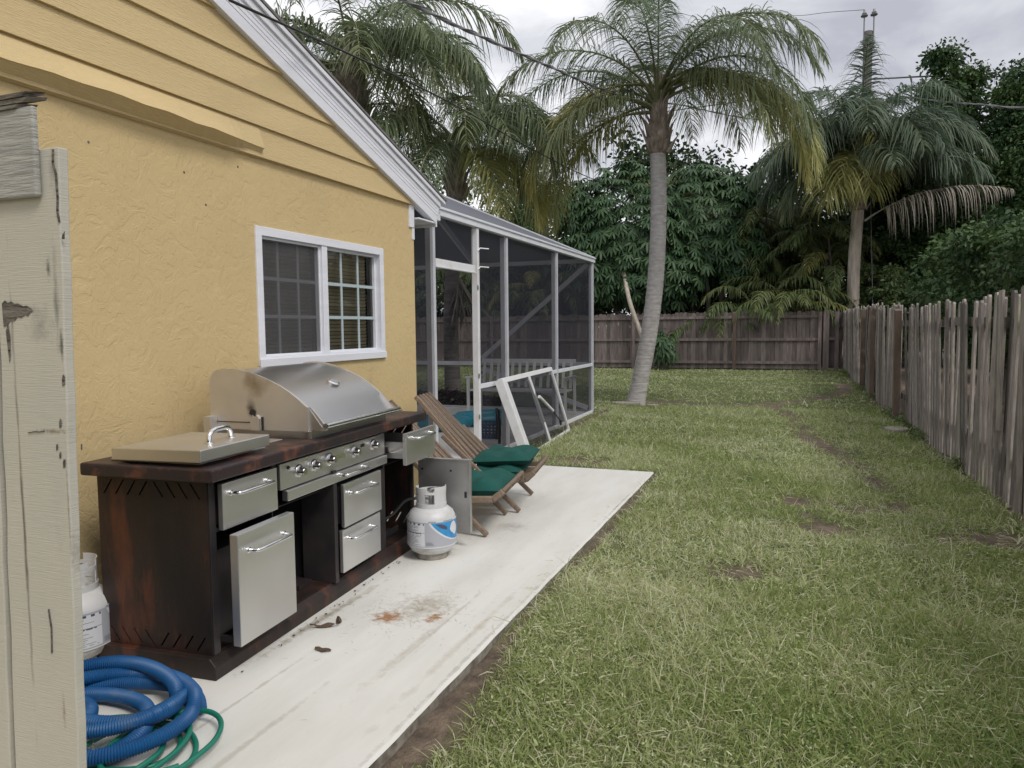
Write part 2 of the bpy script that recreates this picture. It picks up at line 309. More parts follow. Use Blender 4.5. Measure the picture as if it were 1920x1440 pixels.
def soil(x,y):
    w=wob(x,y,5,0)*.5+wob(x,y,13,6)*.35+wob(x,y,31,12)*.3
    s=np.zeros(np.shape(x))
    for hx,hy,r in HOLES: s=np.maximum(s,1.0-np.hypot(x-hx,(y-hy)*.8)/r*.75+w*1.7)
    edge=np.where(y<7.45,np.abs(x+1.27),9.); ew=.035+.035*wob(x,y,2.3,3)+.12*np.exp(-((y-2.35)/.3)**2)+.12*np.exp(-((y-2.75)/.35)**2)+.06*np.exp(-((y-1.6)/.3)**2)
    s=np.maximum(s,1.3-edge/np.maximum(ew,.03)+w*.4)
    far=np.where((x<-1.25)&(x>-3.2),np.abs(y-7.44),9.); s=np.maximum(s,1.1-far/.09+w*.4)
    pe=np.where((y>7.8)&(y<12.9),np.abs(x+3.12),9.); s=np.maximum(s,1.1-pe/.12+w*.5)
    t=segd(x,y,TR1); s=np.maximum(s,(1.0-t/.26)*1.5+w*.6)
    t=np.abs(segd(x,y,TR2)); s=np.maximum(s,(1.0-t/.28)*.9+w*.8)
    d=fenceX(y)-x; s=np.maximum(s,np.where(d<.45,.85-d/.22+w*.5,0))
    s=np.maximum(s,1.1-np.hypot(x+2.9,y-14.15)/.5+w*.5)
    return np.clip(s,0,1)
def hgt(x,y):
    z=GZ+.012*wob(x,y,1.1,8)+.006*wob(x,y,4,2)-.02*soil(x,y)
    return z
def axis(segs):
    out=[]
    for a,b,st in segs: out.append(np.arange(a,b-1e-6,st))
    return np.unique(np.concatenate(out).round(4))
xs=np.concatenate([[-400,-150,-60,-30,-16],axis([(-12,-4,.5),(-4,-1.7,.08),(-1.7,-1.05,.025),(-1.05,1.8,.04),(1.8,6,.4)]),[6,12,30,80,200,400]])
ys=np.concatenate([[-400,-100,-30,-8,-3],axis([(-1,.8,.2),(.8,3.6,.03),(3.6,8,.04),(8,21,.08),(21,34,.5)]),[34,40,60,120,250,600]])
X,Y=np.meshgrid(xs,ys); Z=np.where((np.abs(X)<12)&(Y>-3)&(Y<34),hgt(X,Y),GZ)
nx,ny=len(xs),len(ys); i=np.arange(ny-1)[:,None]*nx; j=np.arange(nx-1)[None]
F=np.stack([i+j,i+j+1,i+j+1+nx,i+j+nx],-1).reshape(-1,4)
mb=MB(); mb.add(np.stack([X,Y,Z],-1).reshape(-1,3),F,soil(X,Y).ravel())
props(ob('ground',mb,M['lawn'],smooth=180),kind='structure')

def free(x,y):   # where grass may grow
    ok=(x<fenceX(y)+.05)&(y<26.0)
    ok&=~((x<-1.30)&(y<7.42))
    ok&=~((x<-3.22)&(y<12.6)&(x>-11))
    return ok
def grass(n,x0,x1,y0,y1,Lm,Wm,seg,ypow=1.0):
    x=rng.uniform(x0,x1,n); y=y0+(y1-y0)*rng.uniform(0,1,n)**ypow
    # clumping
    k=rng.integers(0,max(n//14,1),n); cx=rng.uniform(x0,x1,n//14+1); cy=y0+(y1-y0)*rng.uniform(0,1,n//14+1)**ypow
    g=rng.uniform(size=n)<.55; x=np.where(g,cx[k]+rng.normal(0,.028,n),x); y=np.where(g,cy[k]+rng.normal(0,.028,n),y)
    ok=free(x,y)&(rng.uniform(size=n)>soil(x,y)*1.1)
    pxl=960+1400*((x*.934+y*.357))/np.maximum(-x*.357+y*.934,.3)   # rough field of view with a generous margin
    ok&=(x*.934+y*.357 < (-x*.357+y*.934)*.85+.6)&(x*.934+y*.357 > -(-x*.357+y*.934)*.95-.6)
    x,y=x[ok],y[ok]; n=len(x)
    low=wob(x,y,.9,4)*.5+wob(x,y,2.6,10)*.5
    lush=np.clip((x-.2)*.6+low*1.0,0,1)
    az=rng.uniform(0,6.283,n)+wob(x,y,3,1)*2; el=rng.uniform(.25,1.35,n)
    D=np.stack([np.cos(az)*np.cos(el),np.sin(az)*np.cos(el),np.sin(el)],1)
    L=Lm*rng.lognormal(0,.42,n)*(1+.35*lush)*(1+.35*wob(x,y,7,3)); W=Wm*rng.uniform(.6,1.35,n)
    t=np.clip(.46+.24*rng.normal(size=n)-.30*lush+.26*wob(x,y,1.7,14)+.22*wob(x,y,6,2)+.12*wob(x,y,15,9),0,.86)
    st=rng.uniform(size=n); t=np.where(st<.06,rng.uniform(.85,1,n),t)
    return np.stack([x,y,hgt(x,y)-.004],1),D,L,W,rng.uniform(.1,.9,n),t
mb=MB()
for a in ((150000,-1.45,1.9,1.0,4.2,.062,.0048,3,.9),(120000,-1.9,1.75,4.0,8.2,.064,.0062,2,1),(95000,-3.3,1.65,8.0,14,.062,.009,2,1),(80000,-12,1.5,13,26,.055,.017,2,1),(16000,-3.2,-1.3,7.4,9.5,.075,.006,2,1)):
    P0,D,L,W,dr,t=grass(*a[:7],a[7],a[8]); mb.strips(P0,D,L,W,dr,a[7],t)
# low broad-leaved weeds and mown clippings among the blades
for n_,y0,y1,Lb,Wb in ((52000,1.0,4.5,.015,.008),(45000,4.5,9,.020,.010)):
    P0,D,L,W,dr,t=grass(n_,-1.6,1.85,y0,y1,Lb,Wb,2,.9); k=wob(P0[:,0],P0[:,1],4.5,7)+.5*wob(P0[:,0],P0[:,1],12,1)>.12
    P0,D,L,W,t=P0[k],D[k],L[k],W[k],t[k]; D[:,2]*=.35; P0[:,2]+=rng.uniform(.005,.035,len(P0)); mb.strips(P0,D,L,W,.2,2,np.clip(t-.15,0,.7),prof=[.4,1,.2])
n=9000; y=1.0+8*rng.uniform(0,1,n)**.8; x=rng.uniform(-1.4,1.7,n); k=(wob(x,y,3.3,12)+.4*wob(x,y,9,2)>.1)&(x<fenceX(y)); x,y=x[k],y[k]; n=len(x); az=rng.uniform(0,6.28,n)
mb.strips(np.stack([x,y,hgt(x,y)+rng.uniform(.01,.045,n)],1),np.stack([np.cos(az),np.sin(az),rng.normal(0,.12,n)],1),rng.uniform(.03,.10,n),.0035,.1,2,rng.uniform(.8,1,n))
props(ob('lawn_grass',mb,M['grass']),'patchy mown lawn grass between white slab and wooden fence','grass',kind='stuff')
# weeds along the right fence
mb=MB(); n=3600; y=rng.uniform(4.5,26,n)**1.0; x=fenceX(y)-np.abs(rng.normal(0,.07,n))-.01; ok=wob(x,y,2.5,5)+.4*wob(x,y,7,1)>.02; x,y=x[ok],y[ok]; n=len(x)
D=rng.normal(size=(n,3)); D[:,2]=np.abs(D[:,2])+.2; mb.strips(np.stack([x,y,GZ+rng.uniform(0,.10,n)],1),D,rng.uniform(.04,.10,n),rng.uniform(.02,.04,n),.5,2,rng.uniform(0,.5,n),prof=[.3,1,.05])
props(ob('fence_weeds',mb,M['leaf_mid']),'leafy green weeds growing at the foot of the leaning fence','weeds',kind='stuff')
mb=MB(); n=46; y=rng.uniform(5.6,7.2,n); x=fenceX(y)-rng.uniform(.02,.25,n); D=rng.normal(size=(n,3)); D[:,2]=np.abs(D[:,2])+1.2; mb.strips(np.stack([x,y,np.full(n,GZ)],1),D,rng.uniform(.15,.3,n),.012,1.0,5,rng.uniform(.5,.95,n))
props(ob('long_grass',mb,M['grass']),'long pale grass stalks sprouting at the nearest fence boards','grass',kind='stuff')

# ------------------------------------------------------------------ slab and pool deck
mb=MB(); xs_=np.linspace(-1.3,-3.6,24); 
ye=np.concatenate([np.linspace(-2,8,400)])
ye=ye[ye<7.37]; ye=np.append(ye,7.37)
ex=-1.31+.0012*np.sin(ye*9)+.001*np.sin(ye*23+1)
top=np.stack([ex,ye,np.full(len(ye),0.)],1); bot=top.copy(); bot[:,2]=-.16; bot[:,0]+=.004
inn=np.stack([np.full(len(ye),-3.101),ye,np.zeros(len(ye))],1)
n=len(ye); i=np.arange(n-1); bv=top.copy(); bv[:,0]-=.012; top[:,2]=-.010
mb.add(np.concatenate([inn,bv,top]),np.concatenate([np.stack([i,i+n,i+n+1,i+1],1),np.stack([i+n,i+2*n,i+2*n+1,i+n+1],1)]))
ms=MB(); ms.add(np.concatenate([top,bot]),np.stack([i,i+n,i+n+1,i+1],1)); ms.add([(-3.101,7.37,0),(-1.32,7.37,0),(-1.31,7.37,-.16),(-3.101,7.37,-.16)],[[0,3,2,1]])
props(ob('patio_slab_side',ms,M['slab_side']),kind='structure')
mb.add([(-3.24,5.78,0),(-3.101,5.78,0),(-3.101,7.37,0),(-3.24,7.37,0)],[[0,1,2,3]]); mb.add([(-3.24,7.37,0),(-3.101,7.37,0),(-3.101,7.37,-.16),(-3.24,7.37,-.16)],[[0,3,2,1]])
props(ob('patio_slab',mb,M['slab'],smooth=30),kind='structure')
mb=MB(); mb.box((-11.5,5.8,-.16),(-3.25,12.45,-.004)); props(ob('pool_deck',mb,M['pool_deck']),kind='structure')
# litter on slab
t=thing('dead_leaf','small dark curled leaf lying on the white slab in front of the grill','leaf',(-1.98,2.75,0.0))
mb=MB(); a=np.linspace(0,6.28,15)[:-1]; V=[(0,0,.010)]+[(.042*math.cos(q)*(1+.2*math.sin(3*q)),.017*math.sin(q)*(1+.25*math.cos(5*q)),.004+.008*abs(math.sin(2*q))) for q in a]
mb.add(V,[[0,i+1,(i+1)%14+1] for i in range(14)]); ob('leaf_blade',mb,M['dead_leaf'],t,world=False)
for i_,(x_,y_,z_,az_,lb_) in enumerate(((-2.13,2.98,0,.5,'curled strip of brown bark lying against the grill plinth'),(-2.10,3.06,0,2.2,'second, shorter strip of brown bark beside the grill plinth'))):
    t=thing('bark_strip',lb_,'bark',(x_,y_,z_),az_); mb=MB(); q_=np.linspace(-1,1,9); V=[]
    for k_ in q_: V+=[(.05*k_*(1-.3*i_),-.014*(1-k_*k_*.6),.004+.010*k_*k_),(.07*k_*(1-.3*i_),0,.018+.006*math.sin(k_*5)),(.07*k_*(1-.3*i_),.014*(1-k_*k_*.6),.005+.008*k_*k_)]
    mb.add(V,[[3*a_+b_,3*a_+b_+1,3*a_+b_+4,3*a_+b_+3] for a_ in range(8) for b_ in range(2)]); ob('bark_piece',mb,M['dead_leaf'],t,world=False)
mb=MB(); n=420; c=rng.choice(3,n,p=[.55,.2,.25]); cx=A([-1.8,-1.85,-1.9])[c]; cy=A([3.3,5,4.4])[c]; sd=A([.2,.9,1.3])[c]
x=np.clip(cx+rng.normal(0,1,n)*A([.2,.3,.4])[c],-2.9,-1.33); y=np.clip(cy+rng.normal(0,1,n)*sd,1.2,7.3)
az=rng.uniform(0,6.28,n); mb.strips(np.stack([x,y,np.full(n,.0025)],1),np.stack([np.cos(az),np.sin(az),np.zeros(n)],1),rng.uniform(.01,.045,n),.0016,0,2,rng.uniform(0,1,n),side=np.stack([-np.sin(az),np.cos(az),np.zeros(n)],1))
props(ob('grass_clippings',mb,M['straw']),'dry grass clippings scattered over the white slab','clippings',kind='stuff')

# ------------------------------------------------------------------ house
WX=-3.1; SL=.325
def rk(y): return 2.62-SL*(y-5.78)      # gable line above the wall
H=thing('yellow_house','yellow stucco house with lap siding gable and white rake trim','house',(WX,5.78,0))
WY0,WY1,WZ0,WZ1=3.745,5.25,1.225,2.085
mb=MB()
def quad(y0,y1,z0,z1): mb.add([(WX,y0,z0),(WX,y1,z0),(WX,y1,z1),(WX,y0,z1)],[[0,1,2,3]])
quad(-6,WY0,-.1,2.56); quad(WY1,5.78,-.1,2.56); quad(WY0,WY1,-.1,WZ0); quad(WY0,WY1,WZ1,2.56)
mb.add([(WX,5.78,-.1),(-12,5.78,-.1),(-12,5.78,2.45),(WX,5.78,2.45)],[[0,1,2,3]])
ob('wall',mb,M['stucco'],H)
# siding courses
mb=MB()
for k in range(11):
    z0=2.50+.187*k; z1=z0+.187
    ye_=5.78+(2.62-z0)/SL; yt=5.78+(2.62-z1)/SL; yn=-6 if z1<6 else -3
    if k==0: ye_=min(ye_,5.80); yt=min(yt,5.78)
    if yt<-1: break
    P=[(WX,yn,z0),(WX+.03,yn,z0),(WX+.03,ye_,z0),(WX,ye_,z0),(WX,yn,z1),(WX+.012,yn,z1),(WX+.012,yt,z1),(WX,yt,z1)]
    mb.hexa(P)
ob('lap_siding',mb,M['siding'],H)
# bowed bottom board
yy=np.linspace(1.2,3.80,40); 
oz=.006*np.sin(yy*3.2)+.004*np.interp(yy*6.3%2,[0,1,2],[-1,1,-1]); out=.066+.012*np.sin(yy*2.3+.5)+.004*np.sign(np.sin(yy*5)); tail=np.clip((3.80-yy)/.30,.45,1)
mb=MB(); n=len(yy)
T=np.stack([np.full(n,WX+.016),yy,np.full(n,2.676)],1); Bt=np.stack([WX+.022+out*tail,yy,2.556+oz],1); Bi=np.stack([WX+.014+out*tail,yy,2.553+oz],1); K=np.stack([np.full(n,WX+.004),yy,np.full(n,2.493)],1)
V=np.concatenate([T,Bt,Bi,K]); i=np.arange(n-1)
mb.add(V,[np.concatenate([np.stack([i+a*n,i+(a+1)*n,i+(a+1)*n+1,i+a*n+1],1) for a in range(3)]),[n-1,2*n-1,3*n-1,4*n-1]])
ob('bowed_board',mb,M['siding'],H,label='warped yellow board bulging out under the siding')
# rake boards
def rakepoly(dz0,dz1,y0=-.2,y1=6.16,vert=True):
    return [(y1,rk(y1)+dz0),(y1+.0,rk(y1)+dz1),(y0,rk(y0)+dz1),(y0,rk(y0)+dz0)]
mb=MB(); mb.prism([(6.10,rk(6.10)-.125),(6.17,rk(6.17)+.03),(6.17,rk(6.17)+.055),(-.2,rk(-.2)+.055),(-.2,rk(-.2)-.125)],0,WX-.01,WX+.055)
mb.prism([(6.18,rk(6.18)+.045),(6.18,rk(6.18)+.095),(-.2,rk(-.2)+.095),(-.2,rk(-.2)+.045)],0,WX-.01,WX+.068)
for dz in (-.05,-.02,.012): mb.prism([(6.13,rk(6.13)+dz),(6.13,rk(6.13)+dz+.007),(-.2,rk(-.2)+dz+.007),(-.2,rk(-.2)+dz)],0,WX+.05,WX+.058)
ob('rake_board',mb,M['white_trim'],H,bevel=.003)
mb=MB(); mb.prism([(6.24,rk(6.24)+.098),(6.24,rk(6.24)+.125),(-.2,rk(-.2)+.125),(-.2,rk(-.2)+.098)],0,-14,WX+.085)
ob('drip_edge',mb,M['white_trim'],H)
mb=MB(); mb.prism([(6.26,rk(6.24)+.128),(6.26,rk(6.24)+.145),(-.2,rk(-.2)+.150),(-6.6,rk(-.2)-2.1),(-6.6,rk(-.2)-2.12),(-.2,rk(-.2)+.128)],0,-14,WX+.09)
ob('roof',mb,M['roof'],H)
mb=MB(); mb.box((-12,5.785,2.385),(WX+.05,6.12,2.40)); mb.box((-12,6.12,2.36),(WX+.048,6.14,2.52)); mb.box((WX-.02,5.69,2.31),(WX+.014,5.772,2.50)); mb.box((WX-.02,5.745,2.21),(WX+.008,5.785,2.31))
ob('soffit',mb,M['white_trim'],H,bevel=.003)
mb=MB(); mb.box((-12,6.185,2.43),(WX+.02,6.27,2.52)); ob('gutter',mb,M['white_alu'],H,bevel=.006)
mb=MB(); mb.box((-12,-6,-.1),(-11.8,5.7,2.5)); mb.box((-12,-6.1,-.1),(WX-.002,-6,2.5)); ob('rear_wall',mb,M['stucco'],H)
# window
mb=MB()
def frame(mb,x0,x1,y0,y1,z0,z1,w):
    mb.box((x0,y0,z0),(x1,y0+w,z1)); mb.box((x0,y1-w,z0),(x1,y1,z1)); mb.box((x0,y0+w,z1-w),(x1,y1-w,z1)); mb.box((x0,y0+w,z0),(x1,y1-w,z0+w))
frame(mb,WX-.09,WX+.012,WY0,WY1,WZ0,WZ1,.055); ym=4.46
mb.box((WX-.05,ym-.03,WZ0+.055),(WX+.006,ym+.032,WZ1-.055)); frame(mb,WX-.075,WX-.03,ym+.03,WY1-.055,WZ0+.055,WZ1-.055,.02); frame(mb,WX-.05,WX-.012,WY0+.055,ym-.03,WZ0+.055,WZ1-.055,.016)
mb.box((WX+.012,WY0-.004,WZ0-.006),(WX+.022,WY1+.004,WZ0+.045))
win=ob('window',mb,M['white_trim'],H,bevel=.003)
for a_,b_ in ((ym+.05,WY1-.07),(WY0+.07,ym-.04)): mb=MB(); mb.add([(WX-.054,a_,WZ0+.07),(WX-.054,b_,WZ0+.07),(WX-.054,b_,WZ1-.07),(WX-.054,a_,WZ1-.07)],[[0,1,2,3]]); ob('pane',mb,M['glass'],win)
def grille(y0,y1,x):
    mb=MB()
    for k in (1,2): 
        yy_=y0+(y1-y0)*k/3; mb.box((x-.006,yy_-.011,WZ0+.07),(x,yy_+.011,WZ1-.07))
        zz=WZ0+.07+(WZ1-WZ0-.14)*k/3; mb.box((x-.0055,y0,zz-.011),(x+.0005,y1,zz+.011))
    return mb
ob('grille',grille(ym+.05,WY1-.07,WX-.045),M['grille_out'],win); ob('grille',grille(WY0+.06,ym-.03,WX-.045),M['grille_in'],win)
mb=MB(); mb.add([(WX-.02,WY0+.06,WZ0+.06),(WX-.02,ym-.03,WZ0+.06),(WX-.02,ym-.03,WZ1-.06),(WX-.02,WY0+.06,WZ1-.06)],[[0,1,2,3]]); ob('insect_screen',mb,M['win_screen'],win)
mb=MB()
for k in range(30):
    z=WZ0+.05+k*.0265
    for a,b_ in ((WY0+.07,ym-.02),(ym+.05,WY1-.10)): mb.add([(WX-.110,a,z),(WX-.110,b_,z),(WX-.098,b_,z+.023),(WX-.098,a,z+.023)],[[0,1,2,3]],random.uniform(.3,1))
ob('blinds',mb,M['blind'],win)
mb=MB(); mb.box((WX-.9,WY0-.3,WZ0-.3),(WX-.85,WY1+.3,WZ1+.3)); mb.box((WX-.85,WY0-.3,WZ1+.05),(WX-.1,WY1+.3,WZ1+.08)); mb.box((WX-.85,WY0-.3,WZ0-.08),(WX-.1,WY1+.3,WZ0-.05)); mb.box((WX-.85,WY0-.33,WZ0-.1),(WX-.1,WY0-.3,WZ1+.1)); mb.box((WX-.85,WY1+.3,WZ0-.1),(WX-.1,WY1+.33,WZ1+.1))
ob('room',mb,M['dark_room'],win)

# ------------------------------------------------------------------ screen enclosure
EX=-3.25; EY=12.45; ZE=2.59
En=thing('screen_enclosure','white aluminium pool screen enclosure with dark mesh walls beyond the house','screen enclosure',(EX,6.4,0))
def post(x,y,z1,w=.085,d=.05,m='grey_alu',nm='post'):
    mb=MB(); mb.box((x-w,y-d,-.03),(x,y,z1)); return ob(nm,mb,M[m],En,bevel=.003)
for y in (6.49,8.42,10.42): post(EX,y,2.52)
post(EX,EY,2.55,.07,.07)
mb=MB(); mb.box((EX-.065,7.485,-.03),(EX+.004,7.54,2.52)); 
dp=ob('post',mb,M['white_door'],En,bevel=.003,label='bare white door post of the enclosure without its door')
for z in (1.86,.9,.45): mb=MB(); mb.box((EX+.004,7.48,z),(EX+.009,7.50,z+.05)); ob('strike_plate',mb,M['knob'],dp)
for z in (2.10,2.30): mb=MB(); mb.tube([(EX+.004,7.50,z-.02),(EX+.02,7.53,z+.01),(EX+.09,7.60,z+.005)],.008,6); ob('hook',mb,M['white_door'],dp,smooth=60)
mb=MB(); mb.box((EX-.05,6.495,2.05),(EX+.002,7.438,2.12)); mb.box((EX-.03,6.495,2.035),(EX+.012,7.438,2.049)); ob('door_header',mb,M['white_door'],En,bevel=.003)
mb=MB(); mb.box((EX-.06,5.8,2.53),(EX+.02,EY+.03,ZE)); mb.box((EX-.02,6.2,ZE),(EX+.035,EY+.03,ZE+.025)); ob('eave_beam',mb,M['white_alu'],En,bevel=.004)
mb=MB(); mb.box((EX-.045,7.542,.78),(EX-.002,EY-.07,.83)); ob('side_rail',mb,M['white_alu'],En,bevel=.003)
mb=MB(); mb.box((EX-.045,7.542,-.02),(EX-.002,EY-.07,.02)); ob('bottom_rail',mb,M['white_alu'],En,bevel=.003)
# far wall
mb=MB(); mb.box((-11,EY-.05,.775),(EX-.075,EY,.845)); ob('far_rail',mb,M['grey_alu'],En,bevel=.003)
mb=MB(); mb.box((-11,EY-.05,2.53),(EX-.075,EY,2.60)); ob('far_rail',mb,M['grey_alu'],En,bevel=.003)
mb=MB(); mb.box((-11,EY-.05,-.02),(EX-.075,EY,.03)); ob('far_rail',mb,M['grey_alu'],En,bevel=.003)
for x in (-5.34,-7.6,-9.8): post(x,EY-.002,2.53,.07,.05)
for p,q in (((-5.30,EY-.075,.90),(EX-.09,EY-.075,2.50)),((-5.30,EY-.075,.72),(EX-.09,EY-.075,.06))):
    mb=MB(); mb.bar(p,q,.045,.075); ob('brace',mb,M['grey_alu'],En,bevel=.003)
HR=.46
for x in (-5.45,):
    mb=MB(); mb.bar((x,EY-.02,2.60),(x,EY-2.0,2.60+2*HR-.03),.05,.12); ob('rafter',mb,M['grey_alu'],En,bevel=.003)
mb=MB(); mb.bar((EX,EY,2.60),(EX-2,EY-2,2.60+2*HR),.05,.05); ob('hip_rafter',mb,M['grey_alu'],En,bevel=.003)
for y in (7.5,9.4):
    mb=MB(); mb.bar((EX-.04,y,2.58),(EX-2,y,2.58+2*HR-.05),.05,.09); ob('rafter',mb,M['grey_alu'],En,bevel=.003)
def sheet(nm,quads,m):
    for q in quads:
        mb=MB(); mb.add(q,[list(range(len(q)))]); ob(nm,mb,M[m],En)
sheet('mesh_panel',[[(EX-.03,5.8,0),(EX-.03,6.44,0),(EX-.03,6.44,2.53),(EX-.03,5.8,2.53)],
 [(EX-.03,6.49,2.12),(EX-.03,7.44,2.12),(EX-.03,7.44,2.53),(EX-.03,6.49,2.53)],
 [(EX-.03,7.54,.0),(EX-.03,8.37,0),(EX-.03,8.37,2.53),(EX-.03,7.54,2.53)],
 [(EX-.03,8.42,.0),(EX-.03,10.37,0),(EX-.03,10.37,2.53),(EX-.03,8.42,2.53)],
 [(EX-.03,10.42,.0),(EX-.03,EY-.07,0),(EX-.03,EY-.07,2.53),(EX-.03,10.42,2.53)],
 [(-5.34,EY-.03,0),(EX-.07,EY-.03,0),(EX-.07,EY-.03,2.55),(-5.34,EY-.03,2.55)],
 [(-7.6,EY-.03,0),(-5.41,EY-.03,0),(-5.41,EY-.03,2.55),(-7.6,EY-.03,2.55)],
 [(-11,EY-.03,0),(-7.67,EY-.03,0),(-7.67,EY-.03,2.55),(-11,EY-.03,2.55)]],'screen')
z2=2.61+2*HR
sheet('roof_mesh',[[(EX,6.2,2.615),(EX,EY,2.615),(EX-2,EY-2,z2),(EX-2,6.2,z2)],[(EX,EY,2.615),(-11,EY,2.615),(-9,EY-2,z2),(EX-2,EY-2,z2)],[(EX-2,6.2,z2),(EX-2,EY-2,z2),(-9,EY-2,z2),(-9,6.2,z2)]],'screen_roof')

# white slatted bench in the enclosure
B=thing('garden_bench','white slatted glider bench standing inside the screen enclosure','bench',(-4.25,11.75,0))
wb=M['white_door']
mb=MB(); mb.box((-5.1,11.35,.40),(-3.45,11.82,.43)); ob('seat',mb,wb,B,bevel=.004)
mb=MB()
for k in range(13): x=-5.05+k*.13; mb.bar((x,11.84,.44),(x-.01,11.95,.86),.045,.02,up=(0,1,0))
ob('backrest',mb,wb,B)
mb=MB(); mb.bar((-5.12,11.96,.88),(-3.43,11.96,.88),.03,.07); ob('top_rail',mb,wb,B,bevel=.004)
for x in (-5.12,-3.43):
    mb=MB(); mb.box((x-.02,11.33,0),(x+.02,11.38,.62)); ob('leg',mb,wb,B,bevel=.004)
    mb=MB(); mb.box((x-.02,11.86,0),(x+.02,11.91,.62)); ob('leg',mb,wb,B,bevel=.004)
    mb=MB(); mb.box((x-.035,11.3,.62),(x+.035,11.93,.645)); ob('armrest',mb,wb,B,bevel=.004)
# things in enclosure
def tub(name,label,cat,x,y,w,d,h,m,rz=0):
    t=thing(name,label,cat,(x,y,0),rz); mb=MB()
    a,b_=w/2,d/2; o=.82
    P=[(-a*o,-b_*o,.0),(a*o,-b_*o,0),(a*o,b_*o,0),(-a*o,b_*o,0),(-a,-b_,h),(a,-b_,h),(a,b_,h),(-a,b_,h)]
    mb.hexa(P); ob('body',mb,M[m],t,bevel=.015,world=False)
    mb=MB(); frx=.02
    for q in (((-a-frx,-b_-frx,h-.03),(a+frx,-b_,h+.004)),((-a-frx,b_,h-.03),(a+frx,b_+frx,h+.004)),((-a-frx,-b_,h-.03),(-a,b_,h+.004)),((a,-b_,h-.03),(a+frx,b_,h+.004))): mb.box(*q)
    ob('rim',mb,M[m],t,world=False); return t
def lounge(name,label,x,y,rz,m):
    t=thing(name,label,'float',(x,y,0),rz); 
    mb=MB(); mb.tube([(-.5,0,.09),(-.3,-.28,.09),(0,-.34,.09),(.3,-.28,.09),(.5,0,.1),(.3,.28,.09),(0,.34,.09),(-.3,.28,.09)],.085,10,closed=True); ob('ring',mb,M[m],t,smooth=180,world=False)
    mb=MB(); mb.box((-.35,-.22,.05),(.35,.22,.10)); ob('base',mb,M[m],t,bevel=.03,world=False)
lounge('pool_float','teal inflatable pool ring on the deck behind the wooden chairs',-4.9,9.6,.3,'teal')
lounge('pool_float','smaller teal inflatable ring further back on the pool deck',-4.4,10.4,1.0,'teal')
t=thing('plastic_crate','navy plastic crate standing on the deck behind the enclosure post','crate',(-3.80,9.1,0),.2); mb=MB()
for a in (-.16,.16):
    for b_ in np.linspace(-.2,.2,5): mb.box((a-.01,b_-.015,.0),(a+.01,b_+.015,.26))
    for z in (.02,.13,.25): mb.box((a-.012,-.2,z-.018),(a+.012,.2,z+.018))
for b_ in (-.2,.2):
    for z in (.02,.13,.25): mb.box((-.148,b_-.011,z-.018),(.148,b_+.011,z+.018))
    for a in np.linspace(-.1,.1,4): mb.box((a-.015,b_-.009,.0),(a+.015,b_+.009,.26))
t.scale=(.75,.75,.75); ob('crate_wall',mb,M['blue_pl'],t,world=False); mb=MB(); mb.box((-.145,-.185,.004),(.145,.185,.02)); ob('crate_floor',mb,M['blue_pl'],t,world=False)
mb=MB(); 
pp=[(-3.42,8.5,.02),(-3.4,8.45,.3),(-3.43,8.5,.42),(-3.5,8.62,.43),(-3.55,8.75,.3),(-3.6,8.85,.02)]
mb.tube(pp,.02,8); o=ob('bent_pipe',mb,M['rubber'],smooth=60,base=(-3.5,8.6,0)); props(o,'black bent pipe standing behind the leaning white door frame','pipe')

# ------------------------------------------------------------------ leaning screen door
b0=A((-2.83,7.90,-.03)); b1=A((-3.02,9.85,-.03)); t0=A((-3.195,8.03,.84)); 
t0=A((-3.22,7.78,.84)); t1=A((-3.235,9.86,.86))
b0=A((-2.84,7.88,-.03)); b1=A((-3.03,10.2,-.03)); t0=A((-3.17,7.90,.835)); t1=A((-3.21,9.93,.865))
Dr=thing('screen_door','white framed screen door lying on its side against the enclosure','screen door',tuple(b0))
nrm=np.cross(b1-b0,t0-b0); nrm/=np.linalg.norm(nrm)
def lerp2(u,v): return (b0*(1-u)+b1*u)*(1-v)+(t0*(1-u)+t1*u)*v
mb=MB(); mb.bar(lerp2(0,-.02),lerp2(0,1.02),.05,.10,up=nrm); mb.bar(lerp2(.052,0),lerp2(.052,1),.035,.045,up=nrm); mb.bar(lerp2(.088,0),lerp2(.088,1),.05,.030,up=nrm); ob('stile',mb,M['white_door'],Dr,bevel=.004)
mb=MB(); mb.bar(lerp2(1,-.02),lerp2(1,1.02),.06,.035,up=nrm); ob('stile',mb,M['white_door'],Dr,bevel=.004)
mb=MB(); mb.bar(lerp2(0,.0),lerp2(1,.0),.06,.034,up=nrm); ob('rail',mb,M['white_door'],Dr,bevel=.004)
mb=MB(); mb.bar(lerp2(0,1),lerp2(1,1),.06,.034,up=nrm); ob('rail',mb,M['white_door'],Dr,bevel=.004)
mb=MB(); mb.bar(lerp2(.50,.02),lerp2(.50,.98),.075,.036,up=nrm); ob('crossbar',mb,M['white_door'],Dr,bevel=.004)
mb=MB(); mb.add([lerp2(.04,.01),lerp2(.98,.01),lerp2(.98,.99),lerp2(.04,.99)],[[0,1,2,3]]); ob('mesh_panel',mb,M['screen'],Dr)
sg=1 if nrm[0]>0 else -1
c0=lerp2(.52,.66)+nrm*sg*.04; c1=lerp2(.70,.40)+nrm*sg*.04; c2=lerp2(.82,.20)+nrm*sg*.03
mb=MB(); mb.tube([c0,c1],.022,12); cl=ob('door_closer',mb,M['white_door'],Dr,smooth=50)
mb=MB(); mb.tube([c1,c2],.007,8); mb.box(c2-A((.01,.02,.05)),c2+A((.01,.02,.02))); ob('closer_rod',mb,M['rubber'],cl)

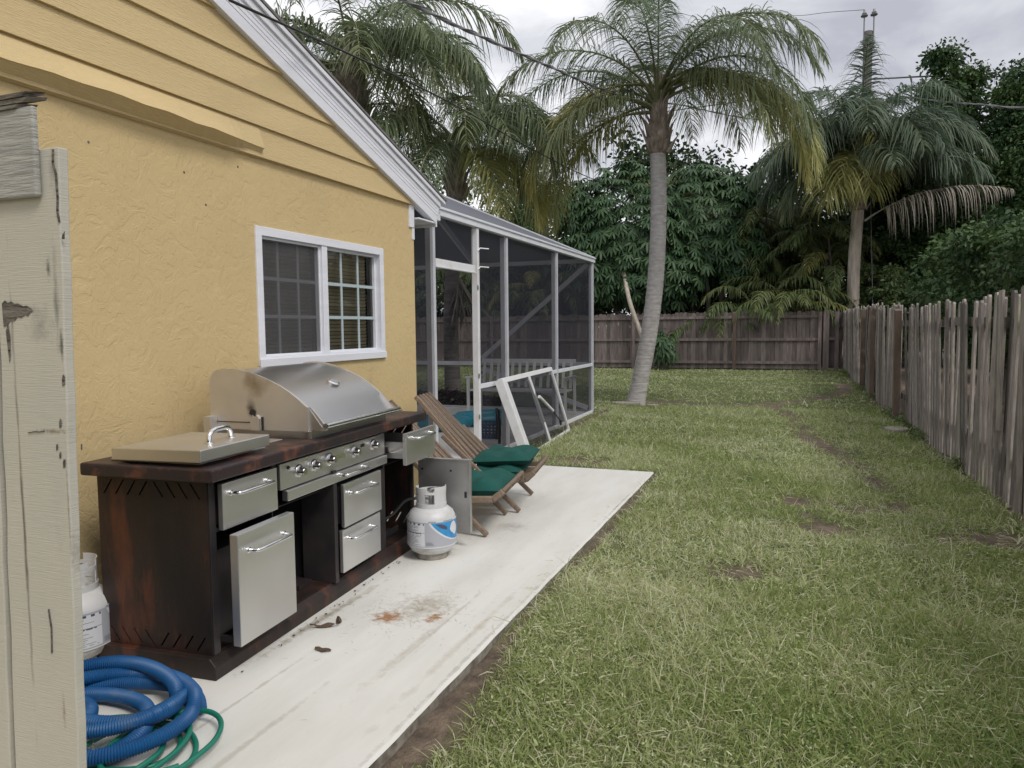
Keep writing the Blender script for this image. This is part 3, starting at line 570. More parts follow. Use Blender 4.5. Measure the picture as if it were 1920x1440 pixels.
# ------------------------------------------------------------------ outdoor kitchen
GA=R(3.77); GO=(-2.222,2.352,0)
G=thing('grill_island','rusted dark outdoor kitchen island with stainless drawers and hooded grill','grill island',GO,GA)
def q(u,v,w): return (-v,u,w)
def gb(mb,u0,u1,v0,v1,w0,w1,t=1.0): return mb.box((-v0,u0,w0),(-v1,u1,w1),t)
def go(name,mb,m,parent=None,**k): return ob(name,mb,M[m],parent or G,world=False,**k)
# plinth
mb=MB(); mb.prism([(0,0),(0,.055),(-.03,.09),(-.60,.09),(-.63,.055),(-.63,0)],1,0,2.08)
go('plinth',mb,'rusty',bevel=.004)
# left end panel with slots cut as real openings: built from strips round slanted slots
def slotted(mb,u,th,v0,v1,w0,w1,rows):
    # panel in v-w plane at u..u+th, slanted slots in the rows (wc,hh,flip)
    def piece(vw):
        a=[q(u,*p) for p in vw]; b_=[q(u+th,*p) for p in vw]; mb.hexa(a+b_)
    edges=[w0]
    for wc,hh,fl in rows: edges+=[wc-hh,wc+hh]
    edges.append(w1)
    for k in range(0,len(edges),2): piece([(v0,edges[k]),(v1,edges[k]),(v1,edges[k+1]),(v0,edges[k+1])])
    for wc,hh,fl in rows:
        vs=[v0+(v1-v0)*f for f in (.10,.21,.32,.43,.57,.68,.79,.90)]; cur=(v0,v0)
        for n_,vc in enumerate(vs):
            s_=.022*(1 if n_<4 else -1)*fl; w_=.0045
            lo_,hi_=vc-s_,vc+s_
            piece([(cur[0],wc-hh),(lo_-w_,wc-hh),(hi_-w_,wc+hh),(cur[1],wc+hh)]); cur=(lo_+w_,hi_+w_)
        piece([(cur[0],wc-hh),(v1,wc-hh),(v1,wc+hh),(cur[1],wc+hh)])
mb=MB(); slotted(mb,.03,.006,.035,.60,.088,.838,[(.135,.032,-1),(.785,.032,1)]); go('end_panel',mb,'rusty')
mb=MB(); slotted(mb,2.04,.006,.035,.60,.088,.838,[(.175,.036,-1),(.785,.032,-1)]); go('end_panel',mb,'rusty')
# carcass: back, floor, shelf, dividers, front stiles
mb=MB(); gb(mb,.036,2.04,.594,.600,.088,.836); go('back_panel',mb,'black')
mb=MB(); gb(mb,.036,2.04,.04,.594,.088,.094); go('floor_panel',mb,'rusty')
mb=MB()
gb(mb,.036,.075,.03,.05,.09,.836); gb(mb,.47,.505,.03,.05,.64,.836); gb(mb,.965,1.0,.0,.20,.09,.70); gb(mb,1.455,1.60,.03,.05,.09,.60); gb(mb,1.592,1.612,.028,.05,.09,.836); gb(mb,2.02,2.04,.03,.05,.09,.836); gb(mb,.075,2.02,.03,.05,.816,.836); gb(mb,.075,.505,.03,.05,.606,.62)
go('face_frame',mb,'cab_dark',bevel=.002)
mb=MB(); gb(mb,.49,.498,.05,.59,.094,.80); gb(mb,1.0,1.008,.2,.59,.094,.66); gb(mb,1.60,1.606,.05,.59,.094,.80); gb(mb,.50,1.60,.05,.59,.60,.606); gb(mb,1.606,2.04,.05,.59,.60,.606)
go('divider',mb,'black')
mb=MB(); gb(mb,1.68,1.98,.12,.45,.096,.112); gb(mb,1.68,1.98,.12,.13,.112,.14); go('tray',mb,'cab_dark',bevel=.003)
mb=MB(); gb(mb,.60,.75,.1,.3,.096,.115); go('rust_flake',mb,'rusty_top'); mb=MB(); gb(mb,.8,.92,.12,.2,.096,.12); go('rust_flake',mb,'rusty_top')
# counter
mb=MB(); gb(mb,-.03,2.10,-.045,.63,.838,.893); go('countertop',mb,'rusty_top',bevel=.009)
def handle(parent,u0,u1,v,w,out=.045,r=.0085,name='handle'):
    mb=MB(); vv=v
    pts=[(u0,vv,w)]+[(u0+.018*(1-math.cos(a)),vv-out*math.sin(a)**.8,w) for a in np.linspace(.25,1.57,5)]
    pts+= [(u1-.018*(1-math.cos(a)),vv-out*math.sin(a)**.8,w) for a in np.linspace(1.57,.25,5)]+[(u1,vv,w)]
    mb.tube([q(*p) for p in pts],r,10)
    for uu in (u0,u1): mb.lathe([(.013,0),(.013,.004),(.009,.006)],q(uu,vv,w),14,axis='x')
    return go(name,mb,'chrome',parent,smooth=50)
# drawer upper left, slightly open
mb=MB(); gb(mb,.078,.462,-.005,.02,.615,.812); d=go('drawer',mb,'stainless',bevel=.003)
mb=MB(); gb(mb,.10,.44,.02,.45,.63,.79); go('drawer_box',mb,'cab_dark',d); handle(d,.13,.385,-.005,.765)
# pull-out bin door
mb=MB(); gb(mb,.06,.468,-.085,-.045,.130,.606); d=go('pull_out_door',mb,'stainless',bevel=.004)
mb=MB(); gb(mb,.12,.42,.10,.40,.12,.50); gb(mb,.10,.115,-.045,.35,.125,.15); gb(mb,.415,.43,-.045,.35,.125,.15); go('bin_rails',mb,'cab_dark',d); handle(d,.13,.385,-.085,.525)
# control panel
mb=MB(); gb(mb,.512,1.588,.012,.03,.690,.816); cp=go('control_panel',mb,'stainless',bevel=.003)
mb=MB(); gb(mb,.545,1.588,-.004,.03,.632,.684); dt=go('drip_tray_front',mb,'stainless',bevel=.004); handle(dt,1.03,1.28,-.004,.668)
for u,w,s_ in ((.66,.757,1.0),(.80,.76,.95),(.945,.765,1.05),(1.21,.763,1.05),(1.435,.768,1.0)):
    mb=MB(); mb.lathe([(.034*s_,0),(.034*s_,.006),(.029*s_,.012),(.020*s_,.014),(.020*s_,.038),(.017*s_,.042),(.001,.042)],q(u,.012,w),28,axis='x'); k=go('knob',mb,'knob',smooth=40)
    mb=MB(); mb.box((-.012+.0135,u-.026*s_,w-.004),(-.012+.0450,u-.019*s_,w+.004)); go('pointer',mb,'rubber',k)
mb=MB(); gb(mb,1.03,1.11,.0105,.0120,.752,.772); go('badge_plate',mb,'chrome',cp); mb=MB(); gb(mb,1.29,1.335,.0105,.0120,.775,.793); go('switch_slot',mb,'rubber',cp); 
mb=MB(); mb.lathe([(.009,0),(.009,.006),(.004,.01)],q(.575,.012,.79),14,axis='x'); go('igniter',mb,'rubber')
# two drawers in the middle, pulled out a little
for w0,w1,u0,u1 in ((.378,.614,1.03,1.462),(.135,.368,1.005,1.44)):
    mb=MB(); gb(mb,u0,u1,-.025,-.003,w0,w1); d=go('drawer',mb,'stainless',bevel=.003)
    mb=MB(); gb(mb,u0+.02,u1-.02,-.003,.45,w0+.012,w1-.015); go('drawer_box',mb,'cab_dark',d); handle(d,u0+.06,u0+.32,-.025,w1-.055)
# open right drawer
mb=MB(); gb(mb,1.605,2.045,-.125,-.10,.618,.812); d=go('drawer',mb,'stainless',bevel=.003,label='open stainless drawer sticking out at the right end')
mb=MB(); gb(mb,1.63,1.642,-.10,.40,.655,.755); gb(mb,2.01,2.022,-.10,.40,.655,.755); gb(mb,1.642,2.01,-.10,.40,.655,.665); go('drawer_box',mb,'galv',d)
mb=MB(); gb(mb,1.618,1.630,-.095,.2,.690,.725); go('slide_rail',mb,'chrome',d); handle(d,1.70,1.96,-.125,.775)
# open door
mb=MB(); t_=.018
gb(mb,2.045,2.045+t_,-.375,.0,.10,.592); gb(mb,2.033,2.045,-.375,-.365,.10,.592); gb(mb,2.033,2.045,-.365,.0,.582,.592); d=go('cabinet_door',mb,'galv',bevel=.002,label='cabinet door swung open showing its dull inner side')
mb=MB(); 
for v_,w_ in ((-.03,.515),(-.235,.510)): mb=MB(); mb.lathe([(.008,0),(.008,.001)],(-v_,2.0445,w_),14,axis='y'); go('bolt_hole',mb,'rubber',d)
mb=MB(); gb(mb,2.040,2.0449,-.345,-.33,.335,.375); go('latch',mb,'rubber',d)
# hood
c_=[(.62,.93),(.62,1.17),(.612,1.20),(.595,1.222),(.57,1.235),(.53,1.241),(.48,1.242),(.43,1.237),(.37,1.224),(.31,1.205),(.25,1.182),(.19,1.155),(.13,1.120),(.085,1.088),(.045,1.055)]
fl=[(.045,1.055),(-.032,.955),(-.02,.938),(.05,.935)]
mb=MB(); mb.prism([(-v,w) for v,w in c_+fl[1:]],1,.815,1.615); hd=go('hood',mb,'stainless_h',smooth=28)
# side plates of the hood with a stained, pierced left side
m=mat('heat_stained_stainless',(.72,.69,.66),.5,.9,c2=(.62,.59,.55),nscale=4,detail=2,rvar=.03)
N,Lk=nodes(m); b=N['Principled BSDF']; src=b.inputs['Base Color'].links[0].from_socket; tc=N.new('ShaderNodeTexCoord')
def blob2(cx,cz,rx,rz_,colr,prev,lo,hi):
    mp=N.new('ShaderNodeMapping'); mp.vector_type='TEXTURE'; mp.inputs['Location'].default_value=(cx,.8,cz); mp.inputs['Scale'].default_value=(rx,100,rz_); Lk(tc.outputs['Object'],mp.inputs[0])
    ln=N.new('ShaderNodeVectorMath'); ln.operation='LENGTH'; Lk(mp.outputs[0],ln.inputs[0]); nz=N.new('ShaderNodeTexNoise'); nz.inputs['Scale'].default_value=14; Lk(tc.outputs['Object'],nz.inputs[0])
    a=N.new('ShaderNodeMath'); a.operation='MULTIPLY_ADD'; a.inputs[1].default_value=-.6; Lk(ln.outputs['Value'],a.inputs[0]); Lk(nz.outputs['Fac'],a.inputs[2])
    r=N.new('ShaderNodeMapRange'); r.inputs[1].default_value=lo; r.inputs[2].default_value=hi; Lk(a.outputs[0],r.inputs[0]); x=N.new('ShaderNodeMix'); x.data_type='RGBA'; Lk(r.outputs[0],x.inputs[0]); Lk(prev,x.inputs[6]); x.inputs[7].default_value=(*colr,1); return x.outputs[2]
src=blob2(-.35,1.17,.10,.07,(.30,.23,.15),src,-.1,.7); src=blob2(-.37,1.045,.035,.05,(.05,.03,.02),src,-.1,.5)
Lk(src,b.inputs['Base Color']); M['stained']=m
sp=[(-v,w) for v,w in ([(.628,.895),(.628,1.17)]+[(v+.006,w+.007) for v,w in c_[2:]]+[(.038,1.055),(.038,.895)])]
mb=MB(); mb.prism(sp,1,.800,.8148); go('side_plate',mb,'stained',smooth=25)
mb=MB(); mb.prism(sp,1,1.6152,1.63); go('side_plate',mb,'stained',smooth=25)
mb=MB(); mb.prism([(-.35,1.0),(-.385,1.015),(-.375,1.035),(-.36,1.040),(-.345,1.03)],1,.795,.7998); gb(mb,.795,.7998,.30,.312,.93,1.0); gb(mb,.795,.7998,.38,.60,.968,.972); go('spit_hole',mb,'rubber',hd)
mb=MB(); gb(mb,.79,.7995,.32,.375,.93,.99); mb.prism([(-.32,.99),(-.375,.99),(-.36,1.01),(-.348,.998),(-.335,1.01)],1,.79,.7995); go('bracket',mb,'stained',hd); mb=MB(); gb(mb,.74,.799,.585,.625,.893,1.0); go('rear_bracket',mb,'stained',hd)
mb=MB(); gb(mb,.80,1.63,.02,.62,.893,.934); go('firebox',mb,'stainless_h',bevel=.002)
# handle bar and cheeks
for u in (.818,1.60):
    mb=MB(); mb.prism([(-.06,1.058),(-.03,1.052),(.0,1.02),(.03,.985),(.055,.955),(.06,.945),(.05,.935),(.03,.935),(-.03,.936),(-.06,.94)],1,u,u+.012); go('handle_cheek',mb,'stainless',hd,smooth=40)
mb=MB(); mb.tube([q(.80,-.064,.962),q(1.64,-.064,.962)],.015,14); go('hood_handle',mb,'chrome',smooth=50)
# thermometer
nv=A([.55,.83]); mb=MB(); ctr=A(q(1.27,.165,1.145)); ax=A((.50,0,.866)); u1=A((0,1,0)); u2=np.cross(ax,u1)
def disc(mb,c,r0,z0,r1,z1,n=28,el=1.35):
    an=np.linspace(0,2*math.pi,n,endpoint=False); V=[c+ax*z0+(u1*np.cos(a)*el+u2*np.sin(a))*r0 for a in an]+[c+ax*z1+(u1*np.cos(a)*el+u2*np.sin(a))*r1 for a in an]
    i=np.arange(n); mb.add(V,[np.stack([i,(i+1)%n,(i+1)%n+n,i+n],1),i+n])
disc(mb,ctr,.034,-.01,.034,.008); disc(mb,ctr,.034,.008,.026,.013); g_=go('thermometer',mb,'chrome',hd,smooth=40)
mb=MB(); disc(mb,ctr,.022,.0128,.022,.0142); go('dial',mb,'galv',hd,smooth=30)
# side burner under lid
mb=MB(); gb(mb,.05,.50,.08,.54,.893,.901); gb(mb,.58,.74,.15,.5,.893,.899); go('side_burner',mb,'galv',bevel=.002)
mb=MB(); 
for k in range(7): gb(mb,.12+k*.07,.135+k*.07,.42,.60,.900,.912)
go('burner_grate',mb,'rusty')
# side burner lid
LT=thing('burner_lid','flat stainless side burner lid with arched handle lying on the rusty counter','lid',(0,0,0),0)
def lidpt(u,v,w): 
    a=GA; p=A(q(u,v,w)); return A((GO[0]+p[0]*math.cos(a)-p[1]*math.sin(a),GO[1]+p[0]*math.sin(a)+p[1]*math.cos(a),p[2]))
LT.location=tuple(lidpt(.2,.24,.905)); OFF[LT.name]=tuple(LT.location)
def lidc(u,v,w): # tilted local plane
    return lidpt(u,v,w+.018*(1-v/.5)*.6+.004*(u/.4))
cs=[(-.015,.02),(.43,.005),(.47,.47),(.00,.485)]
mb=MB(); mb.hexa([lidc(*c,.905) for c in cs]+[lidc(*c,.957) for c in cs]); ob('lid_body',mb,M['stainless'],LT,bevel=.004)
hp=[(.15,.11,.957),(.155,.112,.99),(.17,.114,1.005),(.20,.118,1.012),(.27,.125,1.012),(.30,.128,1.005),(.315,.13,.99),(.32,.131,.957)]
mb=MB(); mb.tube([lidc(*p) for p in hp],.0125,12)
for p in (hp[0],hp[-1]): mb.lathe([(.021,0),(.021,.005),(.014,.008)],lidc(*p),16)
ob('handle',mb,M['chrome'],LT,smooth=50)

# ------------------------------------------------------------------ gas tanks
def tank(x,y,rz,label,full=True):
    t=thing('gas_tank',label,'gas tank',(x,y,0),rz,'propane tanks by the grill')
    k=lambda n,mb,m,p=None,**a: ob(n,mb,M[m],p or t,world=False,**a)
    r=.155
    mb=MB(); pr=[(.05,.028),(.10,.034),(.13,.052),(.149,.082),(r,.115),(r,.235),(.150,.268),(.135,.298),(.105,.322),(.06,.335),(.02,.338)]
    # round the profile
    mb.lathe(pr,(0,0,0),48); mb.lathe([(r+.0015,.172),(r+.0015,.176)],(0,0,0),48); k('body',mb,'tank',smooth=60)
    mb=MB(); mb.lathe([(.098,.0),(.104,.004),(.102,.045),(.092,.047)],(0,0,0),40); k('foot_ring',mb,'tank_foot',smooth=40)
    # collar with openings
    def arc(a0,a1,z0,z1,rr=.094,th=.004):
        n=max(3,int((a1-a0)/.12)); an=np.linspace(a0,a1,n); V=[]
        for a in an:
            for R_,z in ((rr,z0),(rr,z1),(rr-th,z1),(rr-th,z0)): V.append((R_*math.cos(a),R_*math.sin(a),z))
        F=[]
        for i in range(n-1):
            for j_ in range(4): F.append([i*4+j_,(i+1)*4+j_,(i+1)*4+(j_+1)%4,i*4+(j_+1)%4])
        F+= [[3,2,1,0],[(n-1)*4+j_ for j_ in range(4)]]
        mb.add(V,F)
    mb=MB(); arc(0,6.2832,.318,.352,.097); arc(0,6.2832,.412,.428,.095)
    arc(-.55,.95,.352,.412); arc(1.85,3.3,.352,.412); arc(4.1,5.05,.352,.412); arc(-.55,.95,.428,.458,.096); arc(3.4,5.2,.428,.452,.096)
    k('collar',mb,'tank',smooth=40)
    mb=MB(); mb.lathe([(.018,0),(.018,.06),(.012,.062),(.012,.085),(.026,.086),(.026,.10),(.02,.104)],(0,0,.335),18); mb.tube([(0,0,.375),(-.055,-.035,.378)],.014,10); mb.tube([(-.055,-.035,.378),(-.085,-.05,.38)],.020,10); k('valve',mb,'knob',smooth=40)
    # label: curved sheets
    def patch(name,m,cs,zb,off,parent,nn=14):   # cs: list of (a, z0, z1)
        mb=MB(); V=[]; rr=r+off
        for a,z0,z1 in cs: V+= [(rr*math.cos(a),rr*math.sin(a),z0),(rr*math.cos(a),rr*math.sin(a),z1)]
        F=[[2*i,2*i+2,2*i+3,2*i+1] for i in range(len(cs)-1)]; mb.add(V,F); return k(name,mb,m,parent,smooth=180)
    def rect(name,m,a0,a1,z0,z1,off,parent): return patch(name,m,[(a,z0,z1) for a in np.linspace(a0,a1,max(3,int(abs(a1-a0)/.08)+2))],0,off,parent)
    lb=rect('label','label_grey',-2.75,1.05,.098,.262,.002,None)
    rect('label_edge','label_white',-2.75,1.05,.092,.098,.002,lb); rect('label_edge','label_white',-2.75,1.05,.254,.2635,.0026,lb)
    for a0,a1,z0,z1 in ((-2.2,-1.05,.190,.246),(-2.2,-1.05,.104,.186)):
        rect('label_box','label_white',a0,a1,z0,z1,.0028,lb)
    mb=MB()
    def ln(a0,a1,z0,z1):
        an=np.linspace(a0,a1,6); V=[]; rr=r+.0034
        for a in an: V+=[(rr*math.cos(a),rr*math.sin(a),z0),(rr*math.cos(a),rr*math.sin(a),z1)]
        mb.add(V,[[2*i,2*i+2,2*i+3,2*i+1] for i in range(5)])
    ln(-2.18,-1.07,.236,.246); ln(-2.15,-1.2,.182,.1875)
    k('printing',mb,'ink',lb)
    mb=MB()
    for z in np.arange(.112,.180,.0085): ln(-2.15,-2.15+random.uniform(.5,1.0),z,z+.0026)
    for z in np.arange(.196,.232,.0075): ln(-2.15,-2.15+random.uniform(.5,1.0),z,z+.0026)
    ln(-1.0,-.72,.118,.122); ln(-1.0,-.76,.126,.130); ln(-1.0,-.7,.110,.114); ln(-.9,-.6,.256,.260); ln(-.3,.2,.256,.260)
    k('fine_print',mb,'ink2',lb)
    cs=[]; top=.250
    for f in np.linspace(0,1,16):
        a=-.80+1.45*f; cs.append((a,top-.118*math.sin(min(1,f*1.15)*1.57)**.8 if f>0 else top-.001,top))
    patch('logo_swoosh_edge','label_white',[(a-.07,max(z0-.006,.12),z1) for a,z0,z1 in cs],0,.0030,lb)
    sw=patch('logo_swoosh','label_blue',cs,0,.0036,lb)
    cs=[(.02,.20,.205),(.06,.188,.222),(.12,.178,.238),(.19,.172,.243),(.26,.162,.246),(.34,.156,.240),(.42,.170,.225),(.5,.185,.205)]
    patch('logo_figure','label_white',cs,0,.0042,lb)
    patch('logo_shade','ink',[(-.60,.238,.241),(-.50,.226,.242),(-.38,.214,.240),(-.25,.206,.232),(-.12,.20,.218)],0,.0040,lb)
    return t
tank(-2.155,4.185,-.33,'white propane tank with blue and grey label standing in front of the grill')
tank(-2.945,2.30,1.05,'white propane tank half hidden between the near fence board and the grill')
mb=MB(); pp=[A((-2.235,4.12,.38)),A((-2.30,4.10,.36)),A((-2.38,4.06,.27)),A((-2.48,4.0,.235)),A((-2.6,3.95,.27)),A((-2.66,3.9,.36)),A((-2.7,3.85,.5))]
def spline(pts,n=8):
    pts=[A(p,float) for p in pts]; pts=[2*pts[0]-pts[1]]+pts+[2*pts[-1]-pts[-2]]; o=[]
    for i in range(1,len(pts)-2):
        for t in np.linspace(0,1,n,endpoint=False):
            a,b_,c,d=pts[i-1:i+3]; o.append(.5*((2*b_)+(-a+c)*t+(2*a-5*b_+4*c-d)*t*t+(-a+3*b_-3*c+d)*t**3))
    o.append(pts[-2]); return np.array(o)
mb.tube(spline(pp),.009,10); props(ob('gas_hose',mb,M['rubber'],smooth=60,base=(-2.4,4.05,.25)),'black gas hose looping from the tank valve into the grill cabinet','hose')
mb=MB(); n=46; th=rng.uniform(0,1,n)**.7
P0=np.stack([np.interp(th,[0,1],[-2.18,-2.31])+rng.normal(0,.01,n)+.01,np.interp(th,[0,1],[2.4,4.1]),np.full(n,.006)],1); az=rng.uniform(0,6.28,n)
mb.strips(P0,np.stack([np.cos(az),np.sin(az),np.full(n,.15)],1),rng.uniform(.006,.022,n),.007,.1,2,rng.uniform(0,1,n),prof=[.4,1,.2])
props(ob('leaf_litter',mb,M['dead_leaf']),'flakes of rust and leaf litter along the grill plinth','litter',kind='stuff')

# ------------------------------------------------------------------ wooden chairs with cushions
def chair(x,y,rz,label,top,first=None):
    t=thing('folding_chair',label,'chair',(x,y,0),rz,'wooden stick chairs beside the grill')
    k=lambda n,mb,p=None,**a: ob(n,mb,M['wood_chair'],p or t,world=False,**a)
    hw=.31
    bx,bz=-.87,.875
    # backrest: long sticks from top down to just under the seat
    mb=MB(); n=9
    for i in range(n):
        yy_=-hw+.045+i*(2*hw-.09)/(n-1); e_=.0 if i%2 else .02
        mb.bar((-.24-e_,yy_,.235),(bx-e_*.6,yy_*.62,bz+e_),.036,.026,up=(0,1,0),t=random.uniform(.2,1))
    k('backrest',mb,bevel=.006)
    mb=MB()
    for s_ in (.30,.88): mb.tube([(-.24+(bx+.24)*s_-.02,-(hw-.03)*(1-.38*s_),.235+(bz-.235)*s_-.022),(-.24+(bx+.24)*s_-.02,(hw-.03)*(1-.38*s_),.235+(bz-.235)*s_-.022)],.012,8,t=.5)
    k('back_rod',mb,smooth=50)
    for sy in (-1,1):
        mb=MB(); mb.bar((.0,sy*(hw-.005),.014),(-.62,sy*(hw-.005),.60),.036,.032,up=(0,1,0),t=random.uniform(.4,1)); k('leg',mb,bevel=.008)
        mb=MB(); mb.bar((-.80,sy*(hw-.05),.014),(-.12,sy*(hw-.05),.275),.034,.030,up=(0,1,0),t=random.uniform(.4,1)); k('leg',mb,bevel=.008)
        mb=MB(); 
        yy_=sy*(hw+.025); mb.bar((-.42,yy_,.255),(.05,yy_,.275),.036,.045,up=(0,0,1),t=random.uniform(.5,1)); mb.bar((.05,yy_,.275),(.125,yy_,.335),.036,.042,up=(0,0,1),t=random.uniform(.5,1)); k('seat_rail',mb,bevel=.008)
    mb=MB()
    for i in range(8):
        yy_=-hw+.05+i*(2*hw-.10)/7; mb.bar((-.40,yy_,.225),(.05,yy_,.248),.036,.026,up=(0,0,1),t=random.uniform(.2,1)); mb.bar((.05,yy_,.248),(.115,yy_,.31),.036,.026,up=(0,0,1),t=random.uniform(.2,1))
    k('seat',mb,bevel=.006)
    mb=MB(); mb.tube([(.12,-hw-.03,.335),(.12,hw+.03,.335)],.015,8,t=.6); mb.tube([(-.30,-hw-.035,.258),(-.30,hw+.035,.258)],.012,8,t=.6); k('seat_rod',mb,smooth=50)
    return t
chA=chair(-2.03,4.99,.15,'near wooden stick chair beside the open grill cabinet door',0)
chB=chair(-2.06,5.70,.17,'far wooden stick chair with its slatted back rising above the counter',1)
def cushion(label,x,y,z,rz,L_,W_,th,fold,tilt):
    t=thing('seat_cushion',label,'cushion',(x,y,z),rz,'green cushions on the wooden chairs')
    def pillow(a0,a1,z0,th,seed,ya,yb):
        mb=MB(); n=26; m_=20; V=[]
        uu=np.linspace(-1,1,n); vv=np.linspace(-1,1,m_)
        for sgn in (1,-1):
            for v_ in vv:
                for u_ in uu:
                    e_=max(0,(1-abs(u_)**4))**.5*max(0,(1-abs(v_)**5))**.5
                    xx=(a0+a1)/2+(a1-a0)/2*u_; yy_=(ya+yb)/2+(yb-ya)/2*v_
                    pu=.55+.25*math.cos(u_*6.5)*math.cos(v_*4)+.08*math.sin(u_*9+seed)*math.cos(v_*7+seed)+.2
                    V.append((xx,yy_,z0+tilt*xx+sgn*th/2*e_*(pu if sgn>0 else .8)))
        F=[]
        for s_ in range(2):
            o_=s_*n*m_
            for j_ in range(m_-1):
                for i_ in range(n-1):
                    f=[o_+j_*n+i_,o_+j_*n+i_+1,o_+(j_+1)*n+i_+1,o_+(j_+1)*n+i_]; F.append(f if s_==0 else f[::-1])
        mb.add(V,F); return mb
    ob('cushion_pad',pillow(-L_,.0,0,th,1,-W_,W_),M['cushion'],t,smooth=180,world=False)
    if fold: ob('cushion_pad',pillow(-.42,.06,.085,th*.9,4,-W_*.95,W_*.9),M['cushion'],t,smooth=180,world=False)
    mb=MB()
    for yy_ in (-W_*.9,W_*.9): mb.tube([(-L_*.72,yy_,th*.3),(-L_*.72,yy_-.05,th*.1),(-L_*.74,yy_-.08,-.08),(-L_*.7,yy_-.06,-.12)],.006,6)
    ob('tie',mb,M['cream'],t,world=False,smooth=60)
cushion('green seat cushion on the near wooden chair',-1.945,5.00,.325,.15,.50,.29,.17,False,.03)
cushion('folded green cushion on the far wooden chair',-2.04,5.705,.325,.17,.52,.30,.15,True,.05)
# back cushion of the near chair just behind the open drawer
t=thing('back_cushion','green cushion hanging on the near chair back behind the open drawer','cushion',(-2.78,4.86,.66)); mb=MB(); mb.bar((-2.70,4.78,.60),(-2.82,4.80,.72),.16,.06,up=(0,1,0)); ob('cushion_pad',mb,M['cushion'],t,bevel=.025,seg=3)

# ------------------------------------------------------------------ hoses
def ribbed(pts,r,pitch,n=14,amp=.0022):
    pts=np.array(pts); d=np.r_[0,np.cumsum(np.linalg.norm(np.diff(pts,axis=0),axis=1))]; m=int(d[-1]/(pitch/4)); s=np.linspace(0,d[-1],m)
    P=np.stack([np.interp(s,d,pts[:,k]) for k in range(3)],1)
    mb=MB(); mb.tube(P,r+amp*np.sin(s/pitch*2*math.pi),n); return mb
path=[]
loops=[(-2.33,1.93,.32,.28,.05),(-2.42,1.84,.30,.20,.075),(-2.32,2.00,.22,.21,.10),(-2.40,1.97,.30,.20,.125),(-2.34,1.90,.35,.31,.105),(-2.55,1.84,.18,.13,.09)]
K=26
for li,(cx,cy,rx,ry,z) in enumerate(loops):
    nx_=loops[min(li+1,len(loops)-1)]
    for k_ in range(K):
        f=k_/K; a=f*2*math.pi+.6; g_=lambda i_: (loops[li][i_]*(1-f)+nx_[i_]*f)
        path.append((g_(0)+g_(2)*math.cos(a),g_(1)+g_(3)*math.sin(a)*(1+.06*math.sin(2*a+li)),max(.027,g_(4)-.025+.022*math.sin(a*1+li*1.9))))
mb=ribbed(spline(path,8),.0255,.0085)
props(ob('pool_hose',mb,M['blue_hose'],smooth=60,base=(-2.35,1.95,.03)),'thick blue ribbed pool vacuum hose coiled on the slab by the fence board','hose')
path=[]; 
for k_ in range(90):
    a=k_/18*2*math.pi; f=k_/90; path.append((-2.10-.10*math.sin(f*5)+(.24-.07*f)*math.cos(a),1.80+.06*math.sin(f*9)+(.20-.05*math.sin(f*7))*math.sin(a),.012+.008*(k_//18)+.006*math.sin(a*1.7)))
mb=MB(); mb.tube(spline(path,5),.0095,10); props(ob('garden_hose',mb,M['green_hose'],smooth=60,base=(-2.1,1.8,.01)),'thin green garden hose coiled on the slab under the blue hose','hose')

def stain(m,c,rad,colr,nsc,lo,hi,nst=(1,1,1)):
    # weathering mark with a place and ragged outline of its own, in the thing's own coordinates
    N,Lk=nodes(m); b=N['Principled BSDF']; prev=b.inputs['Base Color'].links[0].from_socket; tc=N.new('ShaderNodeTexCoord')
    mp=N.new('ShaderNodeMapping'); mp.vector_type='TEXTURE'; mp.inputs['Location'].default_value=c; mp.inputs['Scale'].default_value=rad; Lk(tc.outputs['Object'],mp.inputs[0])
    ln=N.new('ShaderNodeVectorMath'); ln.operation='LENGTH'; Lk(mp.outputs[0],ln.inputs[0])
    m2=N.new('ShaderNodeMapping'); m2.inputs['Scale'].default_value=nst; Lk(tc.outputs['Object'],m2.inputs[0]); nz=N.new('ShaderNodeTexNoise'); nz.inputs['Scale'].default_value=nsc; nz.inputs['Detail'].default_value=8; nz.inputs['Roughness'].default_value=.7; Lk(m2.outputs[0],nz.inputs[0])
    a=N.new('ShaderNodeMath'); a.operation='MULTIPLY_ADD'; a.inputs[1].default_value=-.55; Lk(ln.outputs['Value'],a.inputs[0]); Lk(nz.outputs['Fac'],a.inputs[2])
    q_=N.new('ShaderNodeMapRange'); q_.inputs[1].default_value=lo; q_.inputs[2].default_value=hi; Lk(a.outputs[0],q_.inputs[0]); x=N.new('ShaderNodeMix'); x.data_type='RGBA'; Lk(q_.outputs[0],x.inputs[0]); Lk(prev,x.inputs[6]); x.inputs[7].default_value=(*colr,1); Lk(x.outputs[2],b.inputs['Base Color'])
cm=M['cream']
stain(cm,(.052,0,1.50),(.010,1,.11),(.15,.155,.13),60,.12,.6,(1,1,.3))
stain(cm,(.040,0,1.545),(.008,1,.03),(.10,.10,.085),90,.15,.5)
stain(cm,(.058,0,1.43),(.007,1,.05),(.13,.135,.11),90,.15,.5,(1,1,.4))
stain(cm,(.015,0,1.46),(.05,1,.05),(.30,.29,.25),40,.15,.6)
stain(cm,(.03,0,1.30),(.045,1,.006),(.25,.21,.16),120,.1,.45)
stain(cm,(.054,0,1.18),(.003,1,.15),(.30,.27,.22),120,.1,.5)
stain(cm,(.060,0,1.68),(.016,1,.05),(.34,.33,.29),60,.15,.5)
stain(cm,(.02,0,.86),(.006,1,.05),(.33,.26,.19),80,.1,.5)
stain(cm,(-.045,0,1.2),(.006,1,.6),(.16,.14,.11),60,.15,.5,(1,1,.15))
stain(cm,(.088,0,1.1),(.006,1,.7),(.36,.38,.30),60,.15,.6,(1,1,.15))
